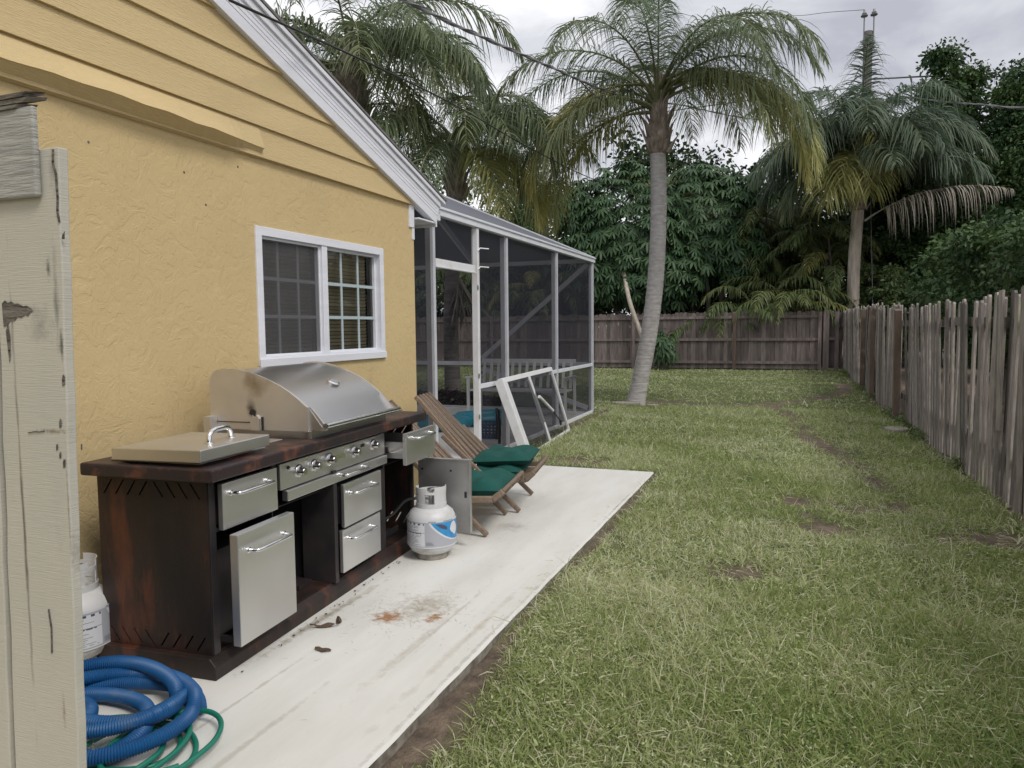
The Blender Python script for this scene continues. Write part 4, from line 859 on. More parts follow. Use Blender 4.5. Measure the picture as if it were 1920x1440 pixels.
for hx,hy in ((2.62,2.33),(3.2,2.30),(3.62,2.41),(3.35,2.15)):
    mb=MB(); mb.lathe([(.007,-.004),(.006,.002),(.003,.004)],(WX,hy if False else hx,hy),8,axis='x'); ob('nail_head',mb,M['rot'],H)
sm_=M['stucco']   # old run-off and splash marks, wall coordinates relative to the house corner
stain(sm_,(0,-2.3,1.12),(9,.10,.35),(.52,.395,.19),9,.1,.7,(1,3,.5))
stain(sm_,(0,-.75,1.02),(9,.06,.28),(.50,.365,.18),9,.1,.7,(1,3,.5))
stain(sm_,(0,-1.2,0),(9,4.5,.16),(.33,.26,.15),7,.1,.6)
bh=M['blue_hose']; stain(bh,(-.05,.12,.1),(.22,.14,.2),(.10,.15,.22),30,.25,.6); stain(bh,(.2,-.1,.1),(.12,.1,.2),(.09,.13,.19),30,.25,.6)
tk_=M['tank']; stain(tk_,(0,0,.335),(.17,.17,.05),(.42,.40,.35),22,.2,.6); stain(tk_,(.05,-.12,.07),(.1,.1,.04),(.36,.31,.25),26,.2,.55)
# ------------------------------------------------------------------ near painted fence boards
NF=thing('near_fence','cream painted wooden gate post boards with peeling paint at the near left','fence',(-1.08,.8,0))
def board(name,pb,pt,m,y0=.80,y1=.816,label=None,notch=None):   # pb: x0,x1 at bottom z, pt: x0,x1,z top
    n=28; mb=MB(); zb,zt=pb[2],pt[2]; L_=[];
    for i in range(n+1):
        f=i/n; x0=pb[0]*(1-f)+pt[0]*f+.0012*math.sin(i*1.7)+.0008*math.sin(i*4.1); x1=pb[1]*(1-f)+pt[1]*f+.001*math.sin(i*2.3+1); L_.append((x0,x1,zb*(1-f)+zt*f))
    V=[]; L_=[(a-.017,b_-.017,z) for a,b_,z in L_]
    for x0,x1,z in L_: V+=[(x0,y0,z),(x1,y0,z),(x1,y1,z),(x0,y1,z)]
    F=[]
    for i in range(n):
        for j_ in range(4): F.append([i*4+j_,i*4+(j_+1)%4,(i+1)*4+(j_+1)%4,(i+1)*4+j_])
    F+=[[3,2,1,0],[n*4+j_ for j_ in range(4)]]; mb.add(V,F); return ob(name,mb,M[m],NF,bevel=.002,label=label)
board('board',(-1.190,-1.043,-.04),(-1.128,-.990,1.718),'cream')
board('board',(-1.345,-1.200,-.04),(-1.285,-1.142,1.70),'cream')
for k in range(2,13): board('board',(-1.20-.155*k+.008,-1.20-.155*k+.150,-.04),(-1.14-.155*k+.008,-1.14-.155*k+.150,1.70),'cream')
mb=MB(); mb.box((-3.09,.822,.02),(-1.12,.832,1.62)); ob('gap_shade_sheet',mb,M['black'],NF)  # black sheet added to stand for the shade in the board gaps
mb=MB(); mb.box((-3.09,.789,1.648),(-1.042,.7985,1.778)); ob('top_rail',mb,M['cream_rough'],NF,bevel=.003)
mb=MB()
for k,(z0,z1,x1) in enumerate(((1.776,1.781,-1.046),(1.783,1.789,-1.026),(1.791,1.797,-1.030))): mb.hexa([(-3.05,.785-.002*k,z0),(x1-.03,.786,z0),(x1,.80,z0+.002),(-3.05,.83,z0),(-3.05,.785,z1),(x1-.02,.787,z1+.001),(x1+.004,.80,z1),(-3.05,.83,z1)])
ob('rotten_cap',mb,M['rot'],NF)
def crack(pts,w,m='rot',name='crack'):
    mb=MB()
    for (x0,z0),(x1,z1) in zip(pts[:-1],pts[1:]): mb.bar((x0-.012,.7990,z0),(x1-.012,.7990,z1),w,.002,up=(0,1,0))
    return ob(name,mb,M[m],NF)
def px(x,y): # helper used only to convert measured board marks into board coordinates
    return (-.99+(x-125)*.000575-(.0259*(y-270)/1170)*0, 1.718-(y-270)*.000811)
def chip(cx,cz,pts,name='paint_chip'):
    mb=MB(); n=len(pts); V=[(cx+a,.7988,cz+b_) for a,b_ in pts]; mb.add(V+[(x,.7995,z) for x,_,z in V],[list(range(n))]); ob(name,mb,M['rot'],NF)
crack([(-1.004+.0,1.715),(-1.006,1.695),(-1.001,1.68),(-1.0,1.645),(-1.002,1.625),(-.999,1.61)],.0025)
chip(-1.008,1.585,[(0,0),(.006,.0),(.007,.012),(.001,.006)])
chip(-1.142,1.478,[(0,-.020),(-.001,.016),(.006,.021),(.012,.017),(.02,.019),(.027,.015),(.034,.016),(.045,.011),(.052,.012),(.062,.008),(.066,.003),(.058,.001),(.055,-.004),(.047,-.002),(.04,-.006),(.031,-.005),(.024,-.011),(.015,-.010),(.008,-.017)])
chip(-1.134,1.452,[(0,-.05),(-.004,0),(.002,.012),(.005,-.01),(.003,-.04)])
crack([(-1.055,1.300),(-1.068,1.298),(-1.075,1.2985),(-1.09,1.296)],.0009)
crack([(-1.068,1.02),(-1.064,.99),(-1.066,.95)],.0018)
for x,y,s_ in ((72,690,5),(52,770,4),(35,815,3),(45,830,3),(58,845,4),(124,812,3),(108,1385,4)):
    X_,Z_=px(x,y); a=s_*.0011; chip(X_,Z_,[(-a*.5,-a*1.6),(a*.5,-a),(a*.6,a*1.2),(0,a*1.8),(-a*.6,a*.4)])

# ------------------------------------------------------------------ back fence
BF=thing('back_fence','brown-grey privacy fence across the far end of the lawn','fence',(-5,26,0))
def pickets(mb,x0,x1,y,zt,w,gap,th=.02,face=0):
    x=x0
    while x<x1:
        ww=w*random.uniform(.9,1.05); z=zt+random.uniform(-.03,.03); dx=random.uniform(-.008,.008)
        c=ww*.25; P=[(x,0),(x+ww,0),(x+ww+dx,z-c),(x+ww-c+dx,z),(x+c+dx,z),(x+dx,z-c)]
        P=[(a,b_+ (GZ if b_==0 else 0)+.04*(b_==0)) for a,b_ in P]
        mb.prism(P,1,y,y+th,random.uniform(.1,1)); x+=ww+gap
for x0,x1 in ((-16,-13.3),(-13.3,-10.7),(-10.7,-8.15),(-8.15,-5.35),(-5.35,-1.95),(-1.95,.68)):
    mb=MB(); pickets(mb,x0+.04,x1-.04,26.0,1.88,.135,.006); ob('picket_panel',mb,M['fence_back'],BF)
    for z in (.22,.98,1.72):
        mb=MB(); mb.box((x0+.02,25.955,z-.045),(x1-.02,25.996,z+.045),random.uniform(.6,1)); ob('rail',mb,M['fence_back'],BF)
for x in (-16,-13.3,-10.7,-8.15,-5.35,-1.95,.68):
    mb=MB(); mb.box((x-.05,25.92,GZ-.05),(x+.05,26.02,1.86)); ob('post',mb,M['post_brown'] if x>-3 and x<0 else M['fence_back'],BF)
mb=MB(); mb.box((.78,25.9,GZ),(.95,25.93,1.9),.9); mb.box((1.12,25.9,GZ),(1.24,25.93,1.86),.6); ob('loose_board',mb,M['fence_back'],BF)
mb=MB(); mb.box((.70,26.03,.1),(1.36,26.05,1.84),.2); mb.box((.96,25.935,.95),(1.12,25.96,1.05),.8); ob('gap_panel',mb,M['fence_back'],BF)
# ------------------------------------------------------------------ right fence
RF=thing('leaning_fence','grey weathered picket fence leaning along the right side of the lawn','fence',(1.6,8,0))
def rp(y,lean,zt,w,t,dxt=0,th=.022,mb=None,zb=GZ-.03):
    x=fenceX(y); d=fenceX(y+.1)-fenceX(y-.1)
    pb=A((x,y,zb)); pt=A((x+dxt,y+lean,zt)); up=A((1,0,0)); 
    k_=pt-pb; k_/=np.linalg.norm(k_); sd=A((0,1.,0)); sd-=k_*(sd@k_); sd/=np.linalg.norm(sd); nn=np.cross(sd,k_)
    cc=w*.22; L_=np.linalg.norm(pt-pb)
    prof=[(-w/2,0),(w/2,0),(w/2,L_-cc),(w/2-cc,L_),(-w/2+cc,L_),(-w/2,L_-cc)]
    V=[pb+sd*a+k_*b_-nn*th/2 for a,b_ in prof]+[pb+sd*a+k_*b_+nn*th/2 for a,b_ in prof]
    i=np.arange(6); mb.add(V,[np.stack([i,(i+1)%6,(i+1)%6+6,i+6],1),i[::-1],i+6],t)
y=26.0; bays={}
while y>.6:
    if y>20: w,lean,zt,bay=.10,.55,1.86,0
    elif y>16.5: w,lean,zt,bay=.10,-.7+.15*math.sin(y*3),1.82,1
    elif y>12.9: w,lean,zt,bay=.10,.05+.35*math.sin(y*2.6),1.76,2
    elif y>11: w,lean,zt,bay=.10,.45+.12*math.sin(y*5),1.70,3
    elif y>8.2: w,lean,zt,bay=.105,.42*(y-8.2)/2.8+.03*math.sin(y*9),1.69,4
    else: w,lean,zt,bay=.10,.03*math.sin(y*7)+.02,1.67+.02*math.sin(y*5)+ (.04 if y<7.3 else 0),5
    bays.setdefault(bay,MB()); sk=random.random()
    if not (12.2<y<12.7):
        rp(y,lean+random.uniform(-.045,.045),zt+random.uniform(-.04,.04),w*random.uniform(.85,1.1),random.uniform(.0,1.15),random.uniform(-.03,.05),mb=bays[bay])
    y-=w*random.uniform(1.05,1.35)*(1.12 if y<15 else 1)
for b_,mb in bays.items(): ob('picket_panel',mb,M['fence'],RF)
for z in (.35,1.45):
    mb=MB(); 
    for ya,yb in ((.6,7),(7.02,10),(10.02,13.2),(15,20),(20.02,26)): mb.bar((fenceX(ya)+.05,ya,z),(fenceX(yb)+.05,yb,z+random.uniform(-.04,.04)),.04,.09,t=.3)
    ob('rail',mb,M['fence'],RF)
for y,w,ly,zt,lx in ((16.4,.17,.3,1.78,.0),(12.75,.16,-.35,1.66,-.05),(18.6,.12,.0,1.78,.0)):
    mb=MB(); x=fenceX(y)-.07; mb.bar((x,y,GZ-.1),(x+lx,y+ly,zt),.09,w,up=(0,1,0)); ob('post',mb,M['post_brown'],RF,bevel=.006)
for y,t_ in ((7.28,.9),(6.65,.7)):
    mb=MB(); x=fenceX(y)-.03; mb.bar((x,y,.55 if t_>.8 else GZ),(x-.01,y+.03,1.72),.02,.11,up=(0,1,0),t=t_,w2=.02,h2=.12); ob('loose_board',mb,M['fence'],RF)
mb=MB(); mb.bar((fenceX(6.9)+.04,6.92,.6),(fenceX(6.9)+.04,6.90,1.2),.012,.05,up=(0,1,0)); ob('yellow_strip',mb,M['frond_yel'],RF)
t=thing('stepping_stone','flat pale stone lying at the foot of the leaning fence','stone',(1.3,11.4,GZ)); mb=MB(); a=np.linspace(0,6.28,10)[:-1]; mb.prism([(.16*math.cos(q_)*(1+.15*math.sin(3*q_)),.2*math.sin(q_)) for q_ in a],2,0,.05); ob('stone_body',mb,M['stone'],t,world=False,bevel=.012)
for i_,(x,y,s_,lb) in enumerate(((-3.0,13.85,.22,'flat pale stone half sunk in front of the palm trunk'),(-2.45,13.6,.09,'small pale stone in the grass right of the palm trunk'))):
    t=thing('stone',lb,'stone',(x,y,GZ)); mb=MB(); mb.prism([(s_*1.3*math.cos(q_)*(1+.15*math.sin(3*q_)),s_*.6*math.sin(q_)) for q_ in a],2,0,.055); ob('stone_body',mb,M['stone'],t,world=False,bevel=.015)

# ------------------------------------------------------------------ palms
def frond_pts(base,az,e0,e1,L,n=16):
    e=np.linspace(e0,e1,n)+.0; ds=L/(n-1); P=[A(base,float)]
    for k in range(1,n): P.append(P[-1]+ds*A((math.cos(az)*math.cos(e[k]),math.sin(az)*math.cos(e[k]),math.sin(e[k]))))
    return np.array(P)
def frond(mbL,mbR,base,az,e0,e1,L,leaf=.6,n=80,W=.028,droop=.9,age=.1,start=.16,jit=.35,rr=.018):
    P=frond_pts(base,az,e0,e1,L); mbR.tube(P,rr*np.interp(np.linspace(0,1,len(P)),[0,.12,.35,1],[2.3,1.3,.9,.25]),6)
    s=np.linspace(start,1,n); s=np.repeat(s,2); sd=np.tile([1,-1],n)
    idx=s*(len(P)-1); C_=np.stack([np.interp(idx,np.arange(len(P)),P[:,k]) for k in range(3)],1)
    tg=np.gradient(P,axis=0); T=np.stack([np.interp(idx,np.arange(len(P)),tg[:,k]) for k in range(3)],1); T/=np.linalg.norm(T,axis=1)[:,None]
    S=np.cross(T,A((0,0,1.))); S/=np.linalg.norm(S,axis=1)[:,None]+1e-6; U=np.cross(S,T)
    D=S*sd[:,None]*(.85)+T*(.45+.3*s)[:,None]+U*(rng.normal(0,jit,2*n)+.2)[:,None]+rng.normal(0,.08,(2*n,3))
    Ln=leaf*np.sin(np.clip(s*1.05,0,1)*math.pi*.86+.35)**.6*rng.uniform(.75,1.15,2*n)
    D/=np.linalg.norm(D,axis=1)[:,None]
    tnt=np.clip(1-age-rng.uniform(0,.12,2*n)-(s>.8)*age*.5,0,1)
    mbL.strips(C_,D,Ln,W*rng.uniform(.7,1.2,2*n),droop*rng.uniform(.7,1.25,2*n),4,tnt,prof=[.6,1,.85,.55,.1],side=np.cross(D,A((0,0,1.))*np.ones((2*n,1))+rng.normal(0,.5,(2*n,3))))
def palm(name,label,trunk,r0,r1,cb,fronds,m='frond',tm='trunk',leaf=.6,n=85,W=.028,crown=1.0,loc=None,boots=10,group='queen palms around the yard',extra=None):
    t=thing(name,label,'palm tree',loc or tuple(trunk[0]),0,group)
    mb=MB(); P=spline(trunk,8); k=np.linspace(0,1,len(P)); rr=r1+(r0-r1)*(1-k)**1.5+ .22*r0*np.exp(-k*22); rr=rr*(1+.018*np.sin(np.arange(len(P))*2.9)); mb.tube(P,rr,20); ob('trunk',mb,M[tm],t,smooth=70)
    top=A(trunk[-1],float)
    mb=MB(); mb.tube([top+A((0,0,-.06)),top+A((0,0,.06)),top+A((.01,0,.22*crown)),top+A((.02,0,.5*crown)),top+A((.03,0,.85*crown)),top+A((.03,0,1.15*crown))],[r1*.9,r1*1.4,r1*1.55,r1*1.15,r1*.7,r1*.3],14)
    for i_ in range(boots*2):
        a=i_*2.4; f=i_/(boots*2); zz=-.02+.55*crown*f; rb=r1*(1.25-.35*f); p=top+A((rb*math.cos(a),rb*math.sin(a),zz)); q1=p+A((.10*math.cos(a),.10*math.sin(a),.18+.1*math.sin(i_*5))); q2=q1+A((.10*math.cos(a),.10*math.sin(a),.14)); mb.bar(p,q1,r1*1.1,.05,up=(math.cos(a),math.sin(a),0),w2=r1*.6,h2=.03); mb.bar(q1,q2,r1*.6,.03,up=(math.cos(a),math.sin(a),0),w2=.01,h2=.008)
    ob('crown_shaft',mb,M['trunk_brown'],t,smooth=60)
    mbL=MB(); mbR=MB(); mbY=MB(); ny=0
    for f in fronds:
        az,e0,e1,L,age=f; a=R(az); zz=top+A((.08*math.cos(a),.08*math.sin(a),crown*random.uniform(.55,1.0)))
        tgt=mbL if age<.5 else mbY; ny+=age>=.5
        frond(tgt,mbR,zz,a,R(e0),R(e1),L,leaf=leaf,n=n,W=W,age=min(age,.9) if age<.5 else age-.5)
    ob('fronds',mbL,M[m],t); ob('frond_stems',mbR,M['rachis'],t,smooth=60)
    if ny: ob('yellowing_fronds',mbY,M['frond_yel'],t,label='older fronds hanging down and turning yellow')
    return t
# main palm: az 0 = +x (photo right), 180 = left
F1=[(a+random.uniform(-12,12),random.uniform(50,84),random.uniform(-84,-45),random.uniform(3.0,3.9),random.uniform(0,.15)) for a in range(0,360,30)]+[(150,62,-70,3.4,.05),(-40,62,-70,3.4,.05),(100,86,30,3.8,0),(280,84,20,3.4,0),(175,42,-86,3.8,.1),(8,40,-86,3.8,.1),(-22,45,-84,3.7,.05),
 (178,12,-88,3.4,.72),(200,14,-88,3.4,.8),(165,8,-88,3.4,.62),(-12,22,-86,3.9,.66),(-6,16,-86,3.7,.75),(-30,20,-80,3.1,.3),(222,25,-80,3.0,.3),(-4,30,-72,3.4,.15)]
palm('queen_palm','tall queen palm with leaning grey trunk in the middle of the lawn',[(-2.88,14.15,-.08),(-2.77,14.15,.5),(-2.62,14.15,1.3),(-2.51,14.15,2.2),(-2.46,14.15,3.1),(-2.45,14.15,3.9),(-2.47,14.15,4.65)],.165,.145,None,F1,leaf=.82,n=120,W=.021,crown=1.25)
F2=[(az,random.uniform(20,75),random.uniform(-82,-55),random.uniform(2.7,3.5),random.uniform(0,.2)) for az in range(0,360,20)]+[(-10,10,-85,2.8,.75),(30,5,-84,2.7,.3),(200,8,-84,2.7,.3),(-40,15,-85,2.7,.68),(-20,30,-75,3.2,.1),(-25,45,-65,3.3,.1)]
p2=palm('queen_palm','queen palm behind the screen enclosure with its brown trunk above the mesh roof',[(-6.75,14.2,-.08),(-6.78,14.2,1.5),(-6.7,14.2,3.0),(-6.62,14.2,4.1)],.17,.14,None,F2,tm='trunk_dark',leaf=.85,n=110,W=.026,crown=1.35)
mbD=MB(); n=34; P0=A((-6.45,13.98,2.35))+rng.normal(0,.05,(n,3)); D=rng.normal(0,.35,(n,3))+A((.25,0,-1)); mbD.strips(P0,D,rng.uniform(.5,1.1,n),.07,.2,6,rng.uniform(0,1,n),prof=[.3,1,.5,1,.4,.8,.1]); ob('dead_frond',mbD,M['frond_dead'],p2,label='shrivelled brown frond hanging down the trunk')
mb=MB(); n=1600; a_=rng.uniform(0,6.28,n); rr_=rng.uniform(0,1,n)**.5; P0=np.stack([-6.55+1.5*rr_*np.cos(a_),13.3+.45*rr_*np.sin(a_),GZ+.22*(1-rr_**2)],1); D=rng.normal(size=(n,3)); D[:,2]=np.abs(D[:,2])*.4; mb.strips(P0,D,rng.uniform(.06,.25,n),rng.uniform(.015,.05,n),.3,2,rng.uniform(0,1,n),prof=[.4,1,.1])
props(ob('mulch',mb,M['dead_leaf']),'heap of dead fronds and brown mulch round the palm behind the enclosure','mulch',kind='stuff')
F3=[(az,random.uniform(20,75),random.uniform(-82,-50),random.uniform(3.4,4.4),random.uniform(0,.25)) for az in range(0,360,18)]+[(-20,10,-84,3.0,.4),(200,10,-84,3.0,.4),(-30,30,-70,4.0,.1),(-15,40,-60,4.0,.1)]
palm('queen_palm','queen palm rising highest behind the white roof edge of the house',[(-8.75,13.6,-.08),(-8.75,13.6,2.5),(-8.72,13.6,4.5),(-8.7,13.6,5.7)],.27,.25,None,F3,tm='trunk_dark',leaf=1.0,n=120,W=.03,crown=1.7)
F4=[(az,random.uniform(30,78),random.uniform(-84,-40),random.uniform(3.2,4.5),random.uniform(0,.12)) for az in range(0,360,15)]+[(100,80,-50,4.4,0),(60,84,0,4.4,0),(270,86,10,4.0,0),(180,80,-20,4.4,0),(20,80,-30,4.5,0),(240,84,-40,4.6,.05),(310,84,-50,4.6,.05)]+[(185,15,-84,3.2,.3),(255,38,-88,2.9,.72),(275,35,-88,2.8,.65),(240,30,-88,2.9,.62),(290,20,-88,2.6,.7),(-5,45,-60,4.3,.1),(170,40,-70,3.8,.05),(90,85,20,3.6,0),(80,80,-20,3.6,0)]
p4=palm('queen_palm','grey-green queen palm with pale trunk behind the far right fence corner',[(1.75,27.4,-.08),(1.72,27.4,1.6),(1.72,27.4,3.4),(1.80,27.4,5.2)],.215,.185,None,F4,m='frond_far',tm='trunk_pale',leaf=1.3,n=100,W=.045,crown=2.3)
mbD=MB(); mbR=MB(); frond(mbD,mbR,(1.95,26.7,4.75),R(-8),R(38),R(-16),4.1,leaf=1.0,n=80,W=.035,droop=1.5,jit=.2); ob('dead_frond',mbD,M['frond_dead'],p4,label='dead brown frond drooping to the right'); ob('dead_frond_stem',mbR,M['frond_dead'],p4)

# ------------------------------------------------------------------ broadleaf trees
def clumps(c,rad,n,seed,flat=1):
    g=np.random.default_rng(seed); v=g.normal(size=(n,3)); v/=np.linalg.norm(v,axis=1)[:,None]; v*=g.uniform(.45,1,(n,1))**.5
    return A(c)+v*A(rad), g
def leafcloud(mb,cs,rc,per,size,asp,g,tlo=0,thi=1.):
    N=len(cs)*per; k=np.repeat(np.arange(len(cs)),per); v=g.normal(size=(N,3)); v/=np.linalg.norm(v,axis=1)[:,None]
    rc_=(rc*g.uniform(.6,1.3,len(cs)))[k]; P=cs[k]+v*(rc_*g.uniform(.35,1.05,N))[:,None]*A((1,1,.75))
    D=v*.8+g.normal(size=(N,3))*.7; D[:,2]-=.1
    ct=g.uniform(tlo,thi,len(cs))[k]
    Lf=size*g.uniform(.6,1.3,N)
    mb.strips(P,D,Lf,Lf*asp,.35,2,1-np.clip(ct*.75+g.uniform(0,.25,N),0,1)*.9,prof=[.25,1,.08])
def tree(name,label,cat,loc,h,crowns,m,size,asp,per,rc,ncl,seed,trunk_r=.15,group=None,trunks=None,bark='bark'):
    t=thing(name,label,cat,loc,0,group); L0=A(loc,float)
    mb=MB(); g=np.random.default_rng(seed)
    for tr in (trunks or [[(0,0,0),(.1,0,h*.3),(-.05,.1,h*.7)]]):
        P=spline([L0+A(p) for p in tr],6); mb.tube(P,np.linspace(trunk_r,trunk_r*.35,len(P)),10)
        for _ in range(5):
            i0=len(P)//2+g.integers(0,max(1,len(P)//2-1)); p=P[min(i0,len(P)-1)]; q_=p+A((g.normal()*.9,g.normal()*.9,g.uniform(.5,1.6)))*h*.09; mb.tube([p,(p+q_)/2+A((0,0,.1)),q_],[trunk_r*.4,trunk_r*.28,trunk_r*.12],6)
    ob('trunk',mb,M[bark],t,smooth=70)
    mb=MB()
    for i_,(c,rad,f) in enumerate(crowns):
        cs,g=clumps(L0+A(c),rad,int(ncl*f),seed+i_*11); leafcloud(mb,cs,rc,per,size,asp,g)
    ob('crown',mb,M[m],t); return t
# dark mass right
tree('evergreen_tree','tall dark evergreen tree at the right edge behind the leaning fence','tree',(7.6,29.5,0),11,[((0,0,5.2),(2.8,2.2,4.2),1),((.2,0,9.0),(1.5,1.4,1.6),.25),((.5,0,10.6),(.8,.8,1.2),.12),((-.9,0,8.4),(.8,.8,1.1),.12),((-1.6,-.5,2.6),(2.0,1.5,2.4),.4)],'leaf_dark',.15,.5,150,.50,270,21,.22)
tree('evergreen_tree','dark evergreen tree with a pointed top behind the pale palm','tree',(4.7,31,0),11,[((0,0,4.6),(2.9,1.8,3.6),1),((.1,0,8.6),(.95,1.0,1.4),.16),((-.1,0,10.2),(.5,.5,1.0),.07),((.7,0,9.5),(.5,.5,.9),.06),((-.8,0,7.4),(1.2,1.2,1.3),.2)],'leaf_dark',.18,.5,140,.60,270,31,.25)
tree('evergreen_shrub','bushy dark shrub just behind the right fence','shrub',(3.4,15.5,0),4,[((0,0,2.0),(1.25,2.6,1.35),1)],'leaf_dark',.12,.5,150,.34,130,41,.08)
tree('evergreen_shrub','low leafy shrub under the pale palm behind the fence corner','shrub',(2.6,28.2,0),4,[((0,0,1.8),(1.6,1.2,1.5),1),((-2.2,.3,1.6),(1.0,.8,1.2),.5)],'leaf_mid',.15,.5,130,.36,110,51,.08)
tree('evergreen_tree','broad dark evergreen tree in front of the two tall ones','tree',(6.6,29.2,0),8,[((0,0,4.2),(3.0,1.8,3.2),1),((-2.4,.6,3.2),(1.4,1.2,2.2),.35)],'leaf_dark',.15,.5,150,.5,260,66,.2)
tree('evergreen_shrub','wide dark shrub between the tall evergreens and the right fence','shrub',(5.0,22.5,0),5,[((0,0,2.2),(1.7,2.6,1.4),1),((.7,-.8,3.6),(.9,1,.8),.2),((-.9,1,3.2),(.6,.9,.7),.12),((1.7,.5,4.4),(.8,1,.8),.2)],'leaf_dark',.14,.5,150,.40,140,64,.1)
tree('evergreen_shrub','dark shrub beyond the nearest part of the right fence','shrub',(4.1,11.0,0),5,[((0,0,2.6),(1.1,2.2,1.9),1)],'leaf_dark',.12,.5,140,.34,130,61,.08)
t=thing('leafy_branch','pale green branch tips poking in over the fence at the right','branch',(2.62,7.7,1.9)); mb=MB(); mbs=MB()
for dz,ln in ((.0,.55),(-.28,.42),(.22,.3)):
    p=A((2.95,7.6,1.85+dz)); q_=p+A((-ln-.25,.12,.12)); mbs.tube([p,(p+q_)/2+A((0,0,.05)),q_],[.008,.006,.002],5)
    n=60; s_=rng.uniform(.25,1,n); P0=p+(q_-p)*s_[:,None]+A((0,0,.03)); D=np.tile(q_-p,(n,1))*.8+rng.normal(0,.35,(n,3)); mb.strips(P0,D,.09,.012,.3,2,rng.uniform(0,.4,n))
ob('leaves',mb,M['frond_yel'],t); ob('twigs',mbs,M['bark'],t)
# left background trees seen between palms
tree('broadleaf_tree','grey-green airy tree seen between the two left palms','tree',(-15.5,33,0),12,[((0,0,6.5),(4.2,2.5,4.0),1),((3.4,0,9.0),(1.6,1.5,2.2),.25)],'leaf_mid',.20,.45,70,.75,150,71,.25)
tree('broadleaf_tree','dark broadleaf tree behind the corner of the mesh roof','tree',(-10.2,31,0),9,[((0,0,4.4),(3.4,2.2,3.3),1)],'leaf_dark',.20,.5,120,.7,170,81,.22)
# umbrella trees (schefflera)
def umbrella(name,label,loc,stems,heads,rad,seed,m='leaf_umb'):
    t=thing(name,label,'tree',loc,0,'umbrella trees behind the far fence'); L0=A(loc,float); g=np.random.default_rng(seed)
    mb=MB(); 
    for s_ in stems: P=spline([L0+A(p) for p in s_],5); mb.tube(P,np.linspace(.11,.05,len(P)),8)
    ob('trunk',mb,M['bark'],t,smooth=70)
    mb=MB()
    for c,rd,n in heads:
        v=g.normal(size=(n,3)); v/=np.linalg.norm(v,axis=1)[:,None]; v[:,1]=-np.abs(v[:,1]); C_=L0+A(c)+v*A(rd)*g.uniform(.7,1.05,(n,1))
        for cc,vo in zip(C_,v):
            k=g.integers(8,11); a=np.arange(k)/k*6.283+g.uniform(0,6); nm=vo*.9+A((0,0,.75))+g.normal(0,.22,3); nm/=np.linalg.norm(nm); e1=np.cross(nm,A((1.,.1,0))); e1/=np.linalg.norm(e1); e2=np.cross(nm,e1); D=np.outer(np.cos(a),e1)+np.outer(np.sin(a),e2)-nm*.22
            L_=rad*g.uniform(.75,1.25); mb.strips(np.tile(cc,(k,1))+D*.04,D,L_,L_*.27,.42,4,1-g.uniform(0,.35)-g.uniform(0,.25,k),prof=[.25,.85,1,.8,.2],side=np.cross(D,nm*np.ones((k,1))))
    ob('crown',mb,M[m],t)
umbrella('umbrella_tree','big umbrella tree with drooping leaf whorls left of the palm trunk',(-5.4,26.9,0),[[(.4,-.3,0),(0,0,2),(-.6,.2,4.5)],[(.5,0,0),(.3,0,2.4),(1.0,.2,5)],[(0,0,0),(-1,.2,2.5),(-1.8,0,4.6)]],[((-.6,.2,4.9),(2.3,1.3,2.4),640),((.2,.2,3.3),(2.5,1.2,1.2),300),((-1.6,0,3.8),(1.9,1,1.5),230),((-2.2,.2,5.8),(1.2,.8,1.0),90)],.28,5)
umbrella('umbrella_tree','umbrella tree crown just right of the palm trunk top',(-3.0,28.2,0),[[(0,0,0),(-.1,0,3),(-.4,0,5)],[(0,0,0),(.5,0,3),(.8,0,5)]],[((-.4,0,5.4),(2.0,1.2,1.9),460),((.6,0,4.2),(1.5,1,1.3),200),((1.2,.2,6.3),(.9,.8,.7),50)],.28,6)
umbrella('umbrella_shrub','small umbrella shrub growing in front of the far fence beside the palm trunk',(-4.15,25.5,GZ),[[(0,0,0),(.0,0,.8),(.1,0,1.2)]],[((0,0,.85),(.45,.35,.6),42)],.28,7)
t=thing('leaning_sapling','bare pale trunk leaning in front of the far fence behind the palm trunk','tree',(-4.75,25.6,GZ)); mb=MB(); mb.tube(spline([(-4.7,25.6,GZ),(-5.0,25.65,1.1),(-5.45,25.8,2.3),(-5.75,26.2,3.4)]),.075,8); ob('trunk',mb,M['trunk_pale'],t,smooth=70)
# areca palms
def areca(label,loc,n,Lf,seed,age=.1,hgt_=1.6,spread=1.0,cat='palm tree'):
    t=thing('areca_palm',label,cat,loc,0,'areca palms behind the far fence'); mbT=MB(); mbL=MB(); mbR=MB(); g=np.random.default_rng(seed)
    L0=A(loc,float)
    st=[L0+A((g.normal(0,.35),g.normal(0,.25),0)) for _ in range(6)]
    tops=[]
    for s_ in st:
        tp=s_+A((g.normal(0,.5)*spread,g.normal(0,.3),hgt_*g.uniform(.6,1.3))); mbT.tube([s_,(s_+tp)/2+A((g.normal(0,.05),0,0)),tp],[.05,.045,.035],7); tops.append(tp)
    for i_ in range(n):
        tp=tops[i_%6]; az=g.uniform(0,2*math.pi); frond(mbL,mbR,tp,az,R(g.uniform(30,80)),R(g.uniform(-85,-40)),Lf*g.uniform(.8,1.25),leaf=.55,n=40,W=.04,droop=.95,age=age if g.uniform()<.9 else .75,jit=.12,rr=.014)
    ob('stems',mbT,M['bark'],t,smooth=70); ob('fronds',mbL,M['leaf_areca'],t); ob('frond_stems',mbR,M['rachis'],t)
areca('dark areca palm clump behind the middle of the far fence',(-2.3,27.3,0),34,2.0,3,.1,1.5)
areca('areca palm clump with yellowed lower fronds behind the right part of the far fence',(-.6,27.2,0),40,2.1,4,.2,2.0)
areca('tall areca palm clump rising to the right of the central palm trunk',(-1.2,29.0,0),44,2.3,8,.15,4.6,1.6)
